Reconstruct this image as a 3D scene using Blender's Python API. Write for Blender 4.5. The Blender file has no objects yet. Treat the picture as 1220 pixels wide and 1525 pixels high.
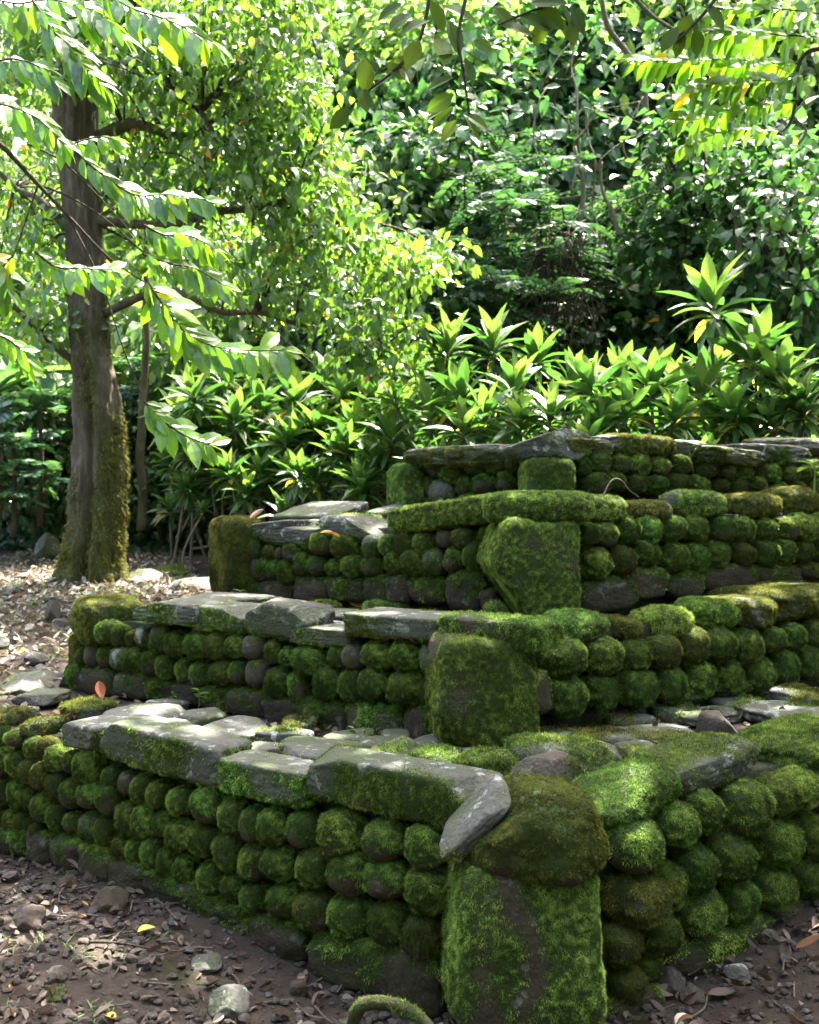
import bpy, bmesh, math, random
import numpy as np
from mathutils import Vector, Matrix, Euler

random.seed(7)
RNG = np.random.default_rng(11)
scene = bpy.context.scene
COL = scene.collection
W0, H0, F0 = 1220.0, 1525.0, 1600.0
CAM = np.array([0.0, 0.0, 1.45])
PITCH = math.atan(22.5 / F0)
SUN_EL, SUN_AZ = math.radians(64), math.radians(30)      # azimuth from +Y towards +X
SUN = np.array([math.sin(SUN_AZ) * math.cos(SUN_EL), math.cos(SUN_AZ) * math.cos(SUN_EL), math.sin(SUN_EL)])

# ------------------------------------------------------------------ geometry of the view
def ray(px, py):
    u = (px - W0 / 2) / F0
    v = (H0 / 2 - py) / F0
    cp, sp = math.cos(PITCH), math.sin(PITCH)
    return np.array([u, cp + v * sp, -sp + v * cp])
def at_Y(px, py, Y):
    d = ray(px, py); return CAM + d * (Y / d[1])
def at_z(px, py, z):
    d = ray(px, py); return CAM + d * ((z - CAM[2]) / d[2])
def at_plane(px, py, P, n):
    d = ray(px, py)
    t = ((P[0] - CAM[0]) * n[0] + (P[1] - CAM[1]) * n[1]) / (d[0] * n[0] + d[1] * n[1])
    return CAM + d * t

# ------------------------------------------------------------------ numpy noise
def _hash(ix, iy, iz, seed):
    h = (ix.astype(np.int64) * 374761393 + iy.astype(np.int64) * 668265263 + iz.astype(np.int64) * 2147483647 + seed * 1274126177) & 0xFFFFFFFF
    h = ((h ^ (h >> 13)) * 1274126177) & 0xFFFFFFFF
    h = ((h ^ (h >> 16)) * 2246822519) & 0xFFFFFFFF
    return ((h ^ (h >> 15)) & 0xFFFFFF) / float(0xFFFFFF)
def vnoise(P, seed=0):
    P = np.asarray(P, float)
    i = np.floor(P).astype(np.int64); f = P - i
    f = f * f * (3 - 2 * f)
    r = 0
    for dx in (0, 1):
        wx = f[:, 0] if dx else 1 - f[:, 0]
        for dy in (0, 1):
            wy = f[:, 1] if dy else 1 - f[:, 1]
            for dz in (0, 1):
                wz = f[:, 2] if dz else 1 - f[:, 2]
                r = r + wx * wy * wz * _hash(i[:, 0] + dx, i[:, 1] + dy, i[:, 2] + dz, seed)
    return r * 2 - 1
def fbm(P, octv=4, seed=0, gain=0.5):
    P = np.asarray(P, float); a = 1.0; s = 0; t = 0
    for o in range(octv):
        s = s + a * vnoise(P * (2.03 ** o) + o * 17.3, seed + o * 7); t += a; a *= gain
    return s / t
def sstep(a, b, x):
    t = np.clip((x - a) / (b - a), 0, 1); return t * t * (3 - 2 * t)
def unit(v):
    return v / (np.linalg.norm(v, axis=-1, keepdims=True) + 1e-9)

# ------------------------------------------------------------------ mesh building
def mesh_from(name, V, F, mats, fmat=None, tint=None, moss=None, smooth=None):
    V = np.asarray(V, np.float32); F = np.asarray(F, np.int32)
    me = bpy.data.meshes.new(name)
    me.vertices.add(len(V)); me.vertices.foreach_set('co', V.ravel())
    k = F.shape[1]
    me.loops.add(F.size); me.loops.foreach_set('vertex_index', F.ravel())
    me.polygons.add(len(F)); me.polygons.foreach_set('loop_start', np.arange(0, F.size, k, dtype=np.int32))
    for m in mats: me.materials.append(m)
    if fmat is not None: me.polygons.foreach_set('material_index', np.asarray(fmat, np.int32))
    if smooth is None: smooth = np.zeros(len(F), bool)
    elif smooth is True: smooth = np.ones(len(F), bool)
    me.polygons.foreach_set('use_smooth', smooth)
    if tint is not None:
        a = me.attributes.new('tint', 'FLOAT', 'FACE'); a.data.foreach_set('value', np.asarray(tint, np.float32))
    if moss is not None:
        a = me.attributes.new('moss', 'FLOAT', 'POINT'); a.data.foreach_set('value', np.asarray(moss, np.float32))
    me.update(calc_edges=True); me.validate()
    return me
class Bag:
    """collects triangle soups with a material index and a tint per face"""
    def __init__(s): s.V, s.F, s.M, s.T, s.S, s.n, s.moss = [], [], [], [], [], 0, []
    def add(s, V, F, mat=0, tint=0.5, smooth=False, moss=0.0):
        V = np.asarray(V, float); F = np.asarray(F, int)
        s.V.append(V); s.F.append(F + s.n); s.n += len(V)
        s.M.append(np.full(len(F), mat)); s.S.append(np.full(len(F), smooth))
        s.T.append(np.broadcast_to(np.asarray(tint, float), (len(F),)).copy())
        s.moss.append(np.broadcast_to(np.asarray(moss, float), (len(V),)).copy())
    def mesh(s, name, mats):
        return mesh_from(name, np.concatenate(s.V), np.concatenate(s.F), mats, np.concatenate(s.M), np.concatenate(s.T), np.concatenate(s.moss), np.concatenate(s.S))
def link(name, me, parent=None, loc=None, rot=None, scale=None):
    o = bpy.data.objects.new(name, me); COL.objects.link(o)
    if parent is not None: o.parent = parent
    if loc is not None: o.location = [float(v) for v in loc]
    if rot is not None: o.rotation_euler = rot
    if scale is not None: o.scale = scale
    return o
def tag(o, label=None, cat=None, group=None, kind=None):
    if label: o['label'] = label
    if cat: o['category'] = cat
    if group: o['group'] = group
    if kind: o['kind'] = kind
    return o
def empty(name, loc, label, cat, group=None):
    o = bpy.data.objects.new(name, None); COL.objects.link(o); o.location = [float(v) for v in loc]
    o.empty_display_size = 0.2
    return tag(o, label, cat, group)

_ico = {}
def ico(sub):
    if sub not in _ico:
        bm = bmesh.new(); bmesh.ops.create_icosphere(bm, subdivisions=sub, radius=1.0)
        V = np.array([v.co[:] for v in bm.verts]); F = np.array([[v.index for v in f.verts] for f in bm.faces])
        bm.free(); _ico[sub] = (V, F)
    return _ico[sub]
def vnormals(V, F):
    fn = np.cross(V[F[:, 1]] - V[F[:, 0]], V[F[:, 2]] - V[F[:, 0]])
    N = np.zeros_like(V)
    for k in range(3): np.add.at(N, F[:, k], fn)
    return unit(N)
def stone_shape(sub, half, k=2.4, seed=0, amp=0.06, freq=1.6, cuts=(), warp=None, fine=0.02):
    n, F = ico(sub)
    p = n / ((np.abs(n) ** k).sum(1, keepdims=True)) ** (1.0 / k)
    q = p.copy()
    p = p * (1 + amp * 2 * fbm(q * freq + seed * 3.7, 3, seed)[:, None] + fine * fbm(q * freq * 5 + seed, 3, seed + 5)[:, None])
    for (c, off) in cuts:
        c = np.array(c, float); c /= np.linalg.norm(c)
        d = p @ c - off
        p = p - np.outer(np.maximum(d, 0) * 0.93, c)
    p = p * np.array(half)
    if warp: p = warp(p)
    return p, F
def tri_pick(V, F, n, w=None):
    a, b, c = V[F[:, 0]], V[F[:, 1]], V[F[:, 2]]
    A = np.linalg.norm(np.cross(b - a, c - a), axis=1) / 2
    if w is not None: A = A * w
    if A.sum() <= 0: return None
    idx = RNG.choice(len(F), n, p=A / A.sum())
    r1 = np.sqrt(RNG.random(n)); r2 = RNG.random(n)
    u, v, w2 = 1 - r1, r1 * (1 - r2), r1 * r2
    return idx, u, v, w2
def moss_mask(V, N, amt, top, nscale, seed):
    return sstep(-0.18, 0.22, amt - 0.5 + top * N[:, 2] + 0.75 * fbm(V * nscale + seed, 4, seed + 31))
def add_blades(bag, V, F, N, m, dens, length, droop=0.45, mat=1, out=0.55):
    a, b, c = V[F[:, 0]], V[F[:, 1]], V[F[:, 2]]
    A = np.linalg.norm(np.cross(b - a, c - a), axis=1) / 2
    fm = m[F].mean(1) ** 1.3
    n = int((A * fm).sum() * dens)
    if n < 5: return
    idx, u, v, w = tri_pick(V, F, n, fm)
    f = F[idx]
    P = V[f[:, 0]] * u[:, None] + V[f[:, 1]] * v[:, None] + V[f[:, 2]] * w[:, None]
    Nn = unit(N[f[:, 0]] * u[:, None] + N[f[:, 1]] * v[:, None] + N[f[:, 2]] * w[:, None])
    clump = fbm(P * 55.0, 2, 3)                              # tufts
    rnd = unit(RNG.normal(size=(n, 3)))
    D = unit(Nn * out + rnd * 0.55 + np.array([0, 0, -droop]) * (1.15 - 0.75 * np.clip(Nn[:, 2:3], 0, 1)))
    L = length * (0.5 + 0.9 * RNG.random(n)) * (1 + 0.8 * clump)
    S = unit(np.cross(D, rnd + 0.01)) * (length * 0.17)
    P = P + Nn * (clump * length * 0.35)[:, None]
    Q = np.stack([P - S, P + S, P + D * L[:, None]], 1).reshape(-1, 3)
    big = fbm(P * 9.0, 3, 77)
    bag.add(Q, np.arange(3 * n).reshape(-1, 3), mat, np.clip(0.5 + 0.55 * clump + 0.55 * big + RNG.normal(0, 0.17, n), 0, 1), False, 1.0)
def stone_mesh(name, half, k=2.4, seed=0, amp=0.06, freq=1.6, cuts=(), sub=4, moss=(0.8, 0.35, 6.0), dens=160000, blen=0.011, mats=None, warp=None, fine=0.02, droop=0.45, mmod=None):
    V, F = stone_shape(sub, half, k, seed, amp, freq, cuts, warp, fine)
    N = vnormals(V, F)
    m = moss_mask(V, N, moss[0], moss[1], moss[2], seed)
    if mmod: m = np.clip(m - mmod(V), 0, 1)
    bag = Bag(); bag.add(V, F, 0, 0.5, True, m)
    if dens: add_blades(bag, V, F, N, m, dens, blen, droop)
    return bag.mesh(name, mats or [M['cobble'], M['moss']])

# ------------------------------------------------------------------ materials
M = {}
def nodes_of(name):
    m = bpy.data.materials.new(name); m.use_nodes = True
    nt = m.node_tree; nt.nodes.clear()
    out = nt.nodes.new('ShaderNodeOutputMaterial')
    return m, nt, out
def N_(nt, t, **kw):
    n = nt.nodes.new(t)
    for k, v in kw.items():
        if k in n.inputs: n.inputs[k].default_value = v
        else: setattr(n, k, v)
    return n
def L_(nt, a, b): nt.links.new(a, b)
def ramp(nt, fac, stops, interp='LINEAR'):
    r = nt.nodes.new('ShaderNodeValToRGB'); r.color_ramp.interpolation = interp
    e = r.color_ramp.elements
    while len(e) < len(stops): e.new(0.5)
    for i, (p, c) in enumerate(stops):
        e[i].position = p; e[i].color = (*c, 1) if len(c) == 3 else c
    L_(nt, fac, r.inputs[0]); return r.outputs[0]
def mixc(nt, fac, a, b, mode='MIX'):
    m = nt.nodes.new('ShaderNodeMix'); m.data_type = 'RGBA'; m.blend_type = mode
    for sock, v in ((m.inputs[0], fac), (m.inputs[6], a), (m.inputs[7], b)):
        if isinstance(v, (int, float)): sock.default_value = v
        elif isinstance(v, tuple): sock.default_value = (*v, 1)
        else: L_(nt, v, sock)
    return m.outputs[2]
def attr(nt, name):
    a = nt.nodes.new('ShaderNodeAttribute'); a.attribute_name = name; return a.outputs['Fac']
def noise(nt, vec, scale, detail=5, rough=0.6, dist=0.0):
    n = N_(nt, 'ShaderNodeTexNoise'); n.inputs['Scale'].default_value = scale
    n.inputs['Detail'].default_value = detail; n.inputs['Roughness'].default_value = rough; n.inputs['Distortion'].default_value = dist
    L_(nt, vec, n.inputs['Vector']); return n.outputs['Fac']

def rock_mat(name, dark, mid, light, lichen=0.5, mossc=((0.02, 0.032, 0.006), (0.045, 0.075, 0.012)), rough=0.85, pits=True, film=0.6):
    m, nt, out = nodes_of(name)
    tc = N_(nt, 'ShaderNodeTexCoord'); oi = N_(nt, 'ShaderNodeObjectInfo')
    off = N_(nt, 'ShaderNodeVectorMath', operation='ADD'); L_(nt, tc.outputs['Object'], off.inputs[0])
    mul = N_(nt, 'ShaderNodeMath', operation='MULTIPLY'); L_(nt, oi.outputs['Random'], mul.inputs[0]); mul.inputs[1].default_value = 37.0
    L_(nt, mul.outputs[0], off.inputs[1]); v = off.outputs[0]
    n1 = noise(nt, v, 9, 6, 0.65); n2 = noise(nt, v, 60, 4, 0.7)
    c = ramp(nt, n1, [(0.28, dark), (0.5, mid), (0.74, light)])
    c = mixc(nt, 0.45, c, ramp(nt, n2, [(0.3, dark), (0.7, light)]))
    hsv = N_(nt, 'ShaderNodeHueSaturation'); L_(nt, c, hsv.inputs['Color'])
    mr = N_(nt, 'ShaderNodeMapRange'); L_(nt, oi.outputs['Random'], mr.inputs[0]); mr.inputs[3].default_value = 0.72; mr.inputs[4].default_value = 1.25
    L_(nt, mr.outputs[0], hsv.inputs['Value']); c = hsv.outputs[0]
    # lichen: pale crusts in rounded patches
    ln = noise(nt, v, 16, 4, 0.6, 0.0)
    lf = ramp(nt, ln, [(0.62 - 0.06 * lichen, (0, 0, 0)), (0.65 - 0.06 * lichen, (1, 1, 1))])
    ln2 = noise(nt, v, 90, 3, 0.6)
    lc = ramp(nt, ln2, [(0.35, (0.16, 0.18, 0.14)), (0.6, (0.42, 0.44, 0.39))])
    lm = N_(nt, 'ShaderNodeMath', operation='MULTIPLY'); L_(nt, lf, lm.inputs[0]); lm.inputs[1].default_value = min(1.0, lichen)
    c = mixc(nt, lm.outputs[0], c, lc)
    # thin algae film, then the bed below the moss
    fm = noise(nt, v, 5, 5, 0.6)
    c = mixc(nt, ramp(nt, fm, [(0.42, (0, 0, 0)), (0.62, (film, film, film))]), c, (0.042, 0.055, 0.018))
    mossn = noise(nt, v, 120, 3, 0.6)
    mc = ramp(nt, mossn, [(0.3, mossc[0]), (0.7, mossc[1])])
    c = mixc(nt, attr(nt, 'moss'), c, mc)
    b = N_(nt, 'ShaderNodeBsdfPrincipled'); L_(nt, c, b.inputs['Base Color']); b.inputs['Roughness'].default_value = rough
    b.inputs['Specular IOR Level'].default_value = 0.3
    bp = N_(nt, 'ShaderNodeBump'); bp.inputs['Strength'].default_value = 0.7; bp.inputs['Distance'].default_value = 0.012
    h = N_(nt, 'ShaderNodeMath', operation='ADD'); L_(nt, noise(nt, v, 30, 8, 0.7), h.inputs[0])
    vo = N_(nt, 'ShaderNodeTexVoronoi'); vo.inputs['Scale'].default_value = 70; L_(nt, v, vo.inputs['Vector'])
    vm = N_(nt, 'ShaderNodeMath', operation='MULTIPLY'); L_(nt, vo.outputs['Distance'], vm.inputs[0]); vm.inputs[1].default_value = 0.4 if pits else 0.1
    L_(nt, vm.outputs[0], h.inputs[1]); L_(nt, h.outputs[0], bp.inputs['Height'])
    L_(nt, bp.outputs[0], b.inputs['Normal']); L_(nt, b.outputs[0], out.inputs[0])
    M[name] = m
def moss_mat(name, stops):
    m, nt, out = nodes_of(name)
    oi = N_(nt, 'ShaderNodeObjectInfo')
    c = ramp(nt, attr(nt, 'tint'), stops)
    hsv = N_(nt, 'ShaderNodeHueSaturation'); L_(nt, c, hsv.inputs['Color'])
    mr = N_(nt, 'ShaderNodeMapRange'); L_(nt, oi.outputs['Random'], mr.inputs[0]); mr.inputs[3].default_value = 0.68; mr.inputs[4].default_value = 1.35
    L_(nt, mr.outputs[0], hsv.inputs['Value'])
    w = N_(nt, 'ShaderNodeTexWhiteNoise', noise_dimensions='1D'); L_(nt, oi.outputs['Random'], w.inputs['W'])
    mh = N_(nt, 'ShaderNodeMapRange'); L_(nt, w.outputs[0], mh.inputs[0]); mh.inputs[3].default_value = 0.475; mh.inputs[4].default_value = 0.518
    L_(nt, mh.outputs[0], hsv.inputs['Hue'])
    d = N_(nt, 'ShaderNodeBsdfDiffuse'); L_(nt, hsv.outputs[0], d.inputs[0])
    t = N_(nt, 'ShaderNodeBsdfTranslucent'); L_(nt, hsv.outputs[0], t.inputs[0])
    mx = N_(nt, 'ShaderNodeMixShader'); mx.inputs[0].default_value = 0.3
    L_(nt, d.outputs[0], mx.inputs[1]); L_(nt, t.outputs[0], mx.inputs[2]); L_(nt, mx.outputs[0], out.inputs[0])
    M[name] = m
def leaf_mat(name, stops, trans=0.4, tcol=(1.5, 1.6, 0.5), rough=0.35, spec=0.5):
    m, nt, out = nodes_of(name)
    c = ramp(nt, attr(nt, 'tint'), stops)
    oi = N_(nt, 'ShaderNodeObjectInfo')
    hsv = N_(nt, 'ShaderNodeHueSaturation'); L_(nt, c, hsv.inputs['Color'])
    mr = N_(nt, 'ShaderNodeMapRange'); L_(nt, oi.outputs['Random'], mr.inputs[0]); mr.inputs[3].default_value = 0.85; mr.inputs[4].default_value = 1.15
    L_(nt, mr.outputs[0], hsv.inputs['Value']); c = hsv.outputs[0]
    b = N_(nt, 'ShaderNodeBsdfPrincipled'); L_(nt, c, b.inputs['Base Color']); b.inputs['Roughness'].default_value = rough
    b.inputs['Specular IOR Level'].default_value = spec
    t = N_(nt, 'ShaderNodeBsdfTranslucent'); L_(nt, mixc(nt, 1.0, c, tcol, 'MULTIPLY'), t.inputs[0])
    mx = N_(nt, 'ShaderNodeMixShader'); mx.inputs[0].default_value = trans
    L_(nt, b.outputs[0], mx.inputs[1]); L_(nt, t.outputs[0], mx.inputs[2]); L_(nt, mx.outputs[0], out.inputs[0])
    M[name] = m
def dry_mat(name, stops, trans=0.15, rough=0.6):
    leaf_mat(name, stops, trans, (1.3, 1.0, 0.7), rough, 0.35)
def bark_mat(name, c1, c2, c3, sx=14.0, mossc=((0.03, 0.04, 0.01), (0.09, 0.12, 0.02))):
    m, nt, out = nodes_of(name)
    tc = N_(nt, 'ShaderNodeTexCoord')
    mp = N_(nt, 'ShaderNodeMapping'); L_(nt, tc.outputs['Object'], mp.inputs[0]); mp.inputs['Scale'].default_value = (1, 1, 0.25)
    n1 = noise(nt, mp.outputs[0], sx, 7, 0.7, 0.4); n2 = noise(nt, tc.outputs['Object'], 3, 4, 0.6)
    c = ramp(nt, n1, [(0.3, c1), (0.5, c2), (0.72, c3)])
    c = mixc(nt, ramp(nt, n2, [(0.4, (0, 0, 0)), (0.65, (0.5, 0.5, 0.5))]), c, (0.11, 0.088, 0.062))
    mm = noise(nt, tc.outputs['Object'], 25, 4, 0.7)
    mc = ramp(nt, mm, [(0.3, mossc[0]), (0.7, mossc[1])])
    c = mixc(nt, attr(nt, 'moss'), c, mc)
    b = N_(nt, 'ShaderNodeBsdfPrincipled'); L_(nt, c, b.inputs['Base Color']); b.inputs['Roughness'].default_value = 0.9
    b.inputs['Specular IOR Level'].default_value = 0.2
    bp = N_(nt, 'ShaderNodeBump'); bp.inputs['Strength'].default_value = 0.8; bp.inputs['Distance'].default_value = 0.06
    L_(nt, n1, bp.inputs['Height']); L_(nt, bp.outputs[0], b.inputs['Normal']); L_(nt, b.outputs[0], out.inputs[0])
    M[name] = m
def soil_mat(name, cols, scale=1.0):
    m, nt, out = nodes_of(name)
    tc = N_(nt, 'ShaderNodeTexCoord'); v = tc.outputs['Object']
    n1 = noise(nt, v, 3 * scale, 6, 0.65); n2 = noise(nt, v, 45 * scale, 6, 0.75)
    c = ramp(nt, n1, [(0.3, cols[0]), (0.55, cols[1]), (0.75, cols[2])])
    c = mixc(nt, 0.5, c, ramp(nt, n2, [(0.3, cols[0]), (0.7, cols[2])]))
    n3 = noise(nt, v, 1.7, 5, 0.7)
    c = mixc(nt, ramp(nt, n3, [(0.55, (0, 0, 0)), (0.68, (0.6, 0.6, 0.6))]), c, (0.035, 0.05, 0.014))
    b = N_(nt, 'ShaderNodeBsdfPrincipled'); L_(nt, c, b.inputs['Base Color']); b.inputs['Roughness'].default_value = 0.95
    b.inputs['Specular IOR Level'].default_value = 0.15
    bp = N_(nt, 'ShaderNodeBump'); bp.inputs['Strength'].default_value = 0.9; bp.inputs['Distance'].default_value = 0.02
    L_(nt, n2, bp.inputs['Height']); L_(nt, bp.outputs[0], b.inputs['Normal']); L_(nt, b.outputs[0], out.inputs[0])
    M[name] = m

rock_mat('cobble', (0.02, 0.013, 0.008), (0.046, 0.030, 0.019), (0.085, 0.062, 0.041), 0.25, film=0.35)
rock_mat('slab', (0.036, 0.035, 0.031), (0.072, 0.069, 0.061), (0.13, 0.124, 0.11), 0.7, rough=0.8, film=0.85)
rock_mat('pebble', (0.032, 0.024, 0.019), (0.068, 0.053, 0.043), (0.125, 0.103, 0.087), 0.0, film=0.0)
rock_mat('grey_pebble', (0.045, 0.042, 0.04), (0.085, 0.08, 0.075), (0.15, 0.14, 0.13), 0.1, film=0.1)
rock_mat('redrock', (0.026, 0.019, 0.015), (0.055, 0.040, 0.032), (0.095, 0.073, 0.06), 0.2, film=0.3)
rock_mat('darkcore', (0.008, 0.006, 0.004), (0.014, 0.011, 0.008), (0.024, 0.019, 0.013), 0.0, mossc=((0.008, 0.012, 0.003), (0.022, 0.034, 0.007)))
moss_mat('moss', [(0.0, (0.038, 0.038, 0.012)), (0.3, (0.064, 0.10, 0.024)), (0.6, (0.145, 0.235, 0.042)), (0.85, (0.24, 0.355, 0.065)), (1.0, (0.34, 0.43, 0.12))])
moss_mat('olive_moss', [(0.0, (0.035, 0.03, 0.012)), (0.35, (0.07, 0.074, 0.02)), (0.65, (0.14, 0.155, 0.03)), (1.0, (0.27, 0.27, 0.07))])
leaf_mat('crown_leaf', [(0.0, (0.028, 0.068, 0.013)), (0.45, (0.058, 0.122, 0.022)), (0.85, (0.10, 0.17, 0.03)), (0.94, (0.20, 0.24, 0.03)), (0.97, (0.40, 0.26, 0.04)), (1.0, (0.38, 0.17, 0.04))], 0.42, (2.4, 2.45, 1.05), 0.42, 0.7)
leaf_mat('hill_leaf', [(0.0, (0.022, 0.065, 0.026)), (0.5, (0.046, 0.112, 0.04)), (0.9, (0.085, 0.165, 0.045)), (0.975, (0.15, 0.22, 0.03)), (1.0, (0.45, 0.25, 0.03))], 0.36, (1.8, 2.0, 1.0), 0.42, 0.5)
leaf_mat('thicket_leaf', [(0.0, (0.045, 0.10, 0.036)), (0.5, (0.085, 0.155, 0.05)), (0.92, (0.15, 0.22, 0.065)), (1.0, (0.40, 0.30, 0.05))], 0.42, (2.3, 2.3, 1.1), 0.42, 0.6)
leaf_mat('dark_leaf', [(0.0, (0.022, 0.06, 0.035)), (0.6, (0.042, 0.10, 0.048)), (1.0, (0.075, 0.14, 0.055))], 0.3, (1.5, 1.7, 0.8), 0.35)
leaf_mat('ti_leaf', [(0.0, (0.024, 0.07, 0.02)), (0.5, (0.048, 0.115, 0.03)), (0.85, (0.10, 0.17, 0.042)), (0.93, (0.22, 0.26, 0.06)), (1.0, (0.5, 0.36, 0.04))], 0.35, (1.65, 1.8, 0.85), 0.34, 0.6)
leaf_mat('pinnate_leaf', [(0.0, (0.045, 0.12, 0.014)), (0.6, (0.08, 0.19, 0.018)), (0.93, (0.14, 0.23, 0.02)), (0.97, (0.45, 0.36, 0.03)), (1.0, (0.45, 0.30, 0.03))], 0.45, (2.7, 2.5, 0.7), 0.33, 1.0)
leaf_mat('branch_leaf', [(0.0, (0.03, 0.06, 0.012)), (0.7, (0.06, 0.10, 0.018)), (1.0, (0.10, 0.14, 0.022))], 0.35, (1.6, 1.7, 0.5), 0.6, 0.2)
leaf_mat('canopy_leaf', [(0.0, (0.06, 0.11, 0.03)), (1.0, (0.11, 0.17, 0.05))], 0.6, (3.1, 2.3, 3.0), 0.5, 0.3)  # translucency raised so the unseen crown passes more light down
leaf_mat('grass', [(0.0, (0.06, 0.12, 0.02)), (1.0, (0.15, 0.24, 0.05))], 0.35, (1.5, 1.6, 0.5), 0.5)
dry_mat('dry_leaf', [(0.0, (0.05, 0.034, 0.022)), (0.4, (0.10, 0.068, 0.048)), (0.7, (0.18, 0.13, 0.096)), (0.92, (0.31, 0.245, 0.195)), (0.96, (0.35, 0.13, 0.04)), (1.0, (0.5, 0.33, 0.06))])
dry_mat('pale_litter', [(0.0, (0.075, 0.06, 0.045)), (0.4, (0.15, 0.125, 0.095)), (0.8, (0.28, 0.245, 0.20)), (1.0, (0.4, 0.35, 0.29))])
dry_mat('orange_leaf', [(0.0, (0.45, 0.17, 0.03)), (1.0, (0.55, 0.28, 0.05))], 0.25)
dry_mat('yellow_leaf', [(0.0, (0.55, 0.42, 0.06)), (1.0, (0.6, 0.5, 0.12))], 0.25)
dry_mat('rust_leaf', [(0.0, (0.22, 0.06, 0.025)), (1.0, (0.32, 0.10, 0.035))], 0.2)
dry_mat('tan_leaf', [(0.0, (0.34, 0.22, 0.17)), (1.0, (0.40, 0.28, 0.22))], 0.2)
bark_mat('bark', (0.032, 0.024, 0.016), (0.085, 0.067, 0.047), (0.17, 0.14, 0.105))
bark_mat('twig', (0.03, 0.024, 0.016), (0.06, 0.046, 0.034), (0.11, 0.09, 0.065), 40)
bark_mat('pale_stem', (0.10, 0.085, 0.06), (0.18, 0.155, 0.115), (0.27, 0.24, 0.19), 25)
soil_mat('soil', [(0.024, 0.018, 0.013), (0.056, 0.043, 0.033), (0.10, 0.08, 0.064)])
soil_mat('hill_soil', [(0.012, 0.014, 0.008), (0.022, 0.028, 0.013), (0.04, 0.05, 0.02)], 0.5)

# ------------------------------------------------------------------ plan of the stepped platform
dl = np.array([-0.82, 0.5724]); dr = np.array([0.8, 0.6])
nl = np.array([0.5724, 0.82]); nr = np.array([-0.6, 0.8])       # inward normals
PA, PB, PC, PD = (np.array(p) for p in ((0.33, 3.05), (0.33, 4.20), (0.66, 4.95), (0.85, 5.55)))

def ground_h(x, y):
    x = np.asarray(x, float); y = np.asarray(y, float)
    def d(P): return np.minimum((x - P[0]) * nl[0] + (y - P[1]) * nl[1], (x - P[0]) * nr[0] + (y - P[1]) * nr[1])
    def t(P): return (x - P[0]) * dl[0] + (y - P[1]) * dl[1]
    P3 = np.stack([x.ravel(), y.ravel(), np.zeros(x.size)], 1)
    h = 0.035 * fbm(P3 * 0.9, 3, 5).reshape(x.shape) + 0.012 * fbm(P3 * 7, 3, 9).reshape(x.shape)
    back = 0.455 + 0.047 * np.clip(y - 5.5, 0, 30) + 0.03 * fbm(P3 * 1.3, 3, 15).reshape(x.shape)
    h = h - 0.12 * (1 - sstep(.45, 1.5, np.hypot(x - PA[0], y - PA[1] + .1)))
    h = h + (back - .01) * sstep(0.06, 0.2, d(PA))
    lim = 1 - sstep(7.3, 7.6, y)
    for P, z, tl in ((PB, 0.85, 2.62), (PC, 1.27, 2.2), (PD, 1.60, 1.12)):
        w = sstep(0.06, 0.2, d(P)) * sstep(0.05, 0.15, tl - t(P)) * lim
        h = h * (1 - w) + (z + 0.012 * fbm(P3 * 6, 3, 4).reshape(x.shape)) * w
    return h
def hill_y0(x): return 10.6 + np.where(x < 0.5, (0.5 - x) * 1.15, 0) - np.clip(x - 3, 0, 20) * 0.25
def hill_h(x, y):
    x = np.asarray(x, float); y = np.asarray(y, float)
    P3 = np.stack([x.ravel(), y.ravel(), np.zeros(x.size)], 1)
    lump = fbm(P3 * 0.28, 4, 51).reshape(x.shape)
    r = y - hill_y0(x) + lump * 1.6
    rise = np.where(r > 0, np.minimum(r * 1.25, 12 + (r - 9.6) * 0.3), r * 0.4)
    return 0.62 + rise

# ground sheet with a grid that is fine around the platform
def axis(parts):
    return np.unique(np.concatenate([np.linspace(a, b, n) for a, b, n in parts]).round(5))
gx = axis([(-70, -8, 22), (-8, -3, 40), (-3, 3.2, 180), (3.2, 9, 40), (9, 70, 22)])
gy = axis([(-40, -1, 16), (-1, 2, 30), (2, 7.8, 175), (7.8, 16, 70), (16, 80, 24)])
X, Y = np.meshgrid(gx, gy)
Z = ground_h(X, Y)
nx_, ny_ = len(gx), len(gy)
ii = np.arange(nx_ * ny_).reshape(ny_, nx_)
Q = np.stack([ii[:-1, :-1], ii[:-1, 1:], ii[1:, 1:], ii[1:, :-1]], -1).reshape(-1, 4)
g = link('ground', mesh_from('ground', np.stack([X.ravel(), Y.ravel(), Z.ravel()], 1), Q, [M['soil']], smooth=True))
tag(g, 'dark brown soil ground around and on the stepped stone platform', 'ground', kind='structure')
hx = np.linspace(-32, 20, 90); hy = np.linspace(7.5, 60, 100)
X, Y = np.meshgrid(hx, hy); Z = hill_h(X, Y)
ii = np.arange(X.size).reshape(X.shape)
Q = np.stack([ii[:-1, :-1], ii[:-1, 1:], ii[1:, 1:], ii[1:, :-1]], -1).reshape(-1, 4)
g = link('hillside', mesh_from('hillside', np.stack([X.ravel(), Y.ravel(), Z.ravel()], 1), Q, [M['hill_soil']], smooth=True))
tag(g, 'steep wooded hillside rising behind the platform', 'hillside', kind='structure')

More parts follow.
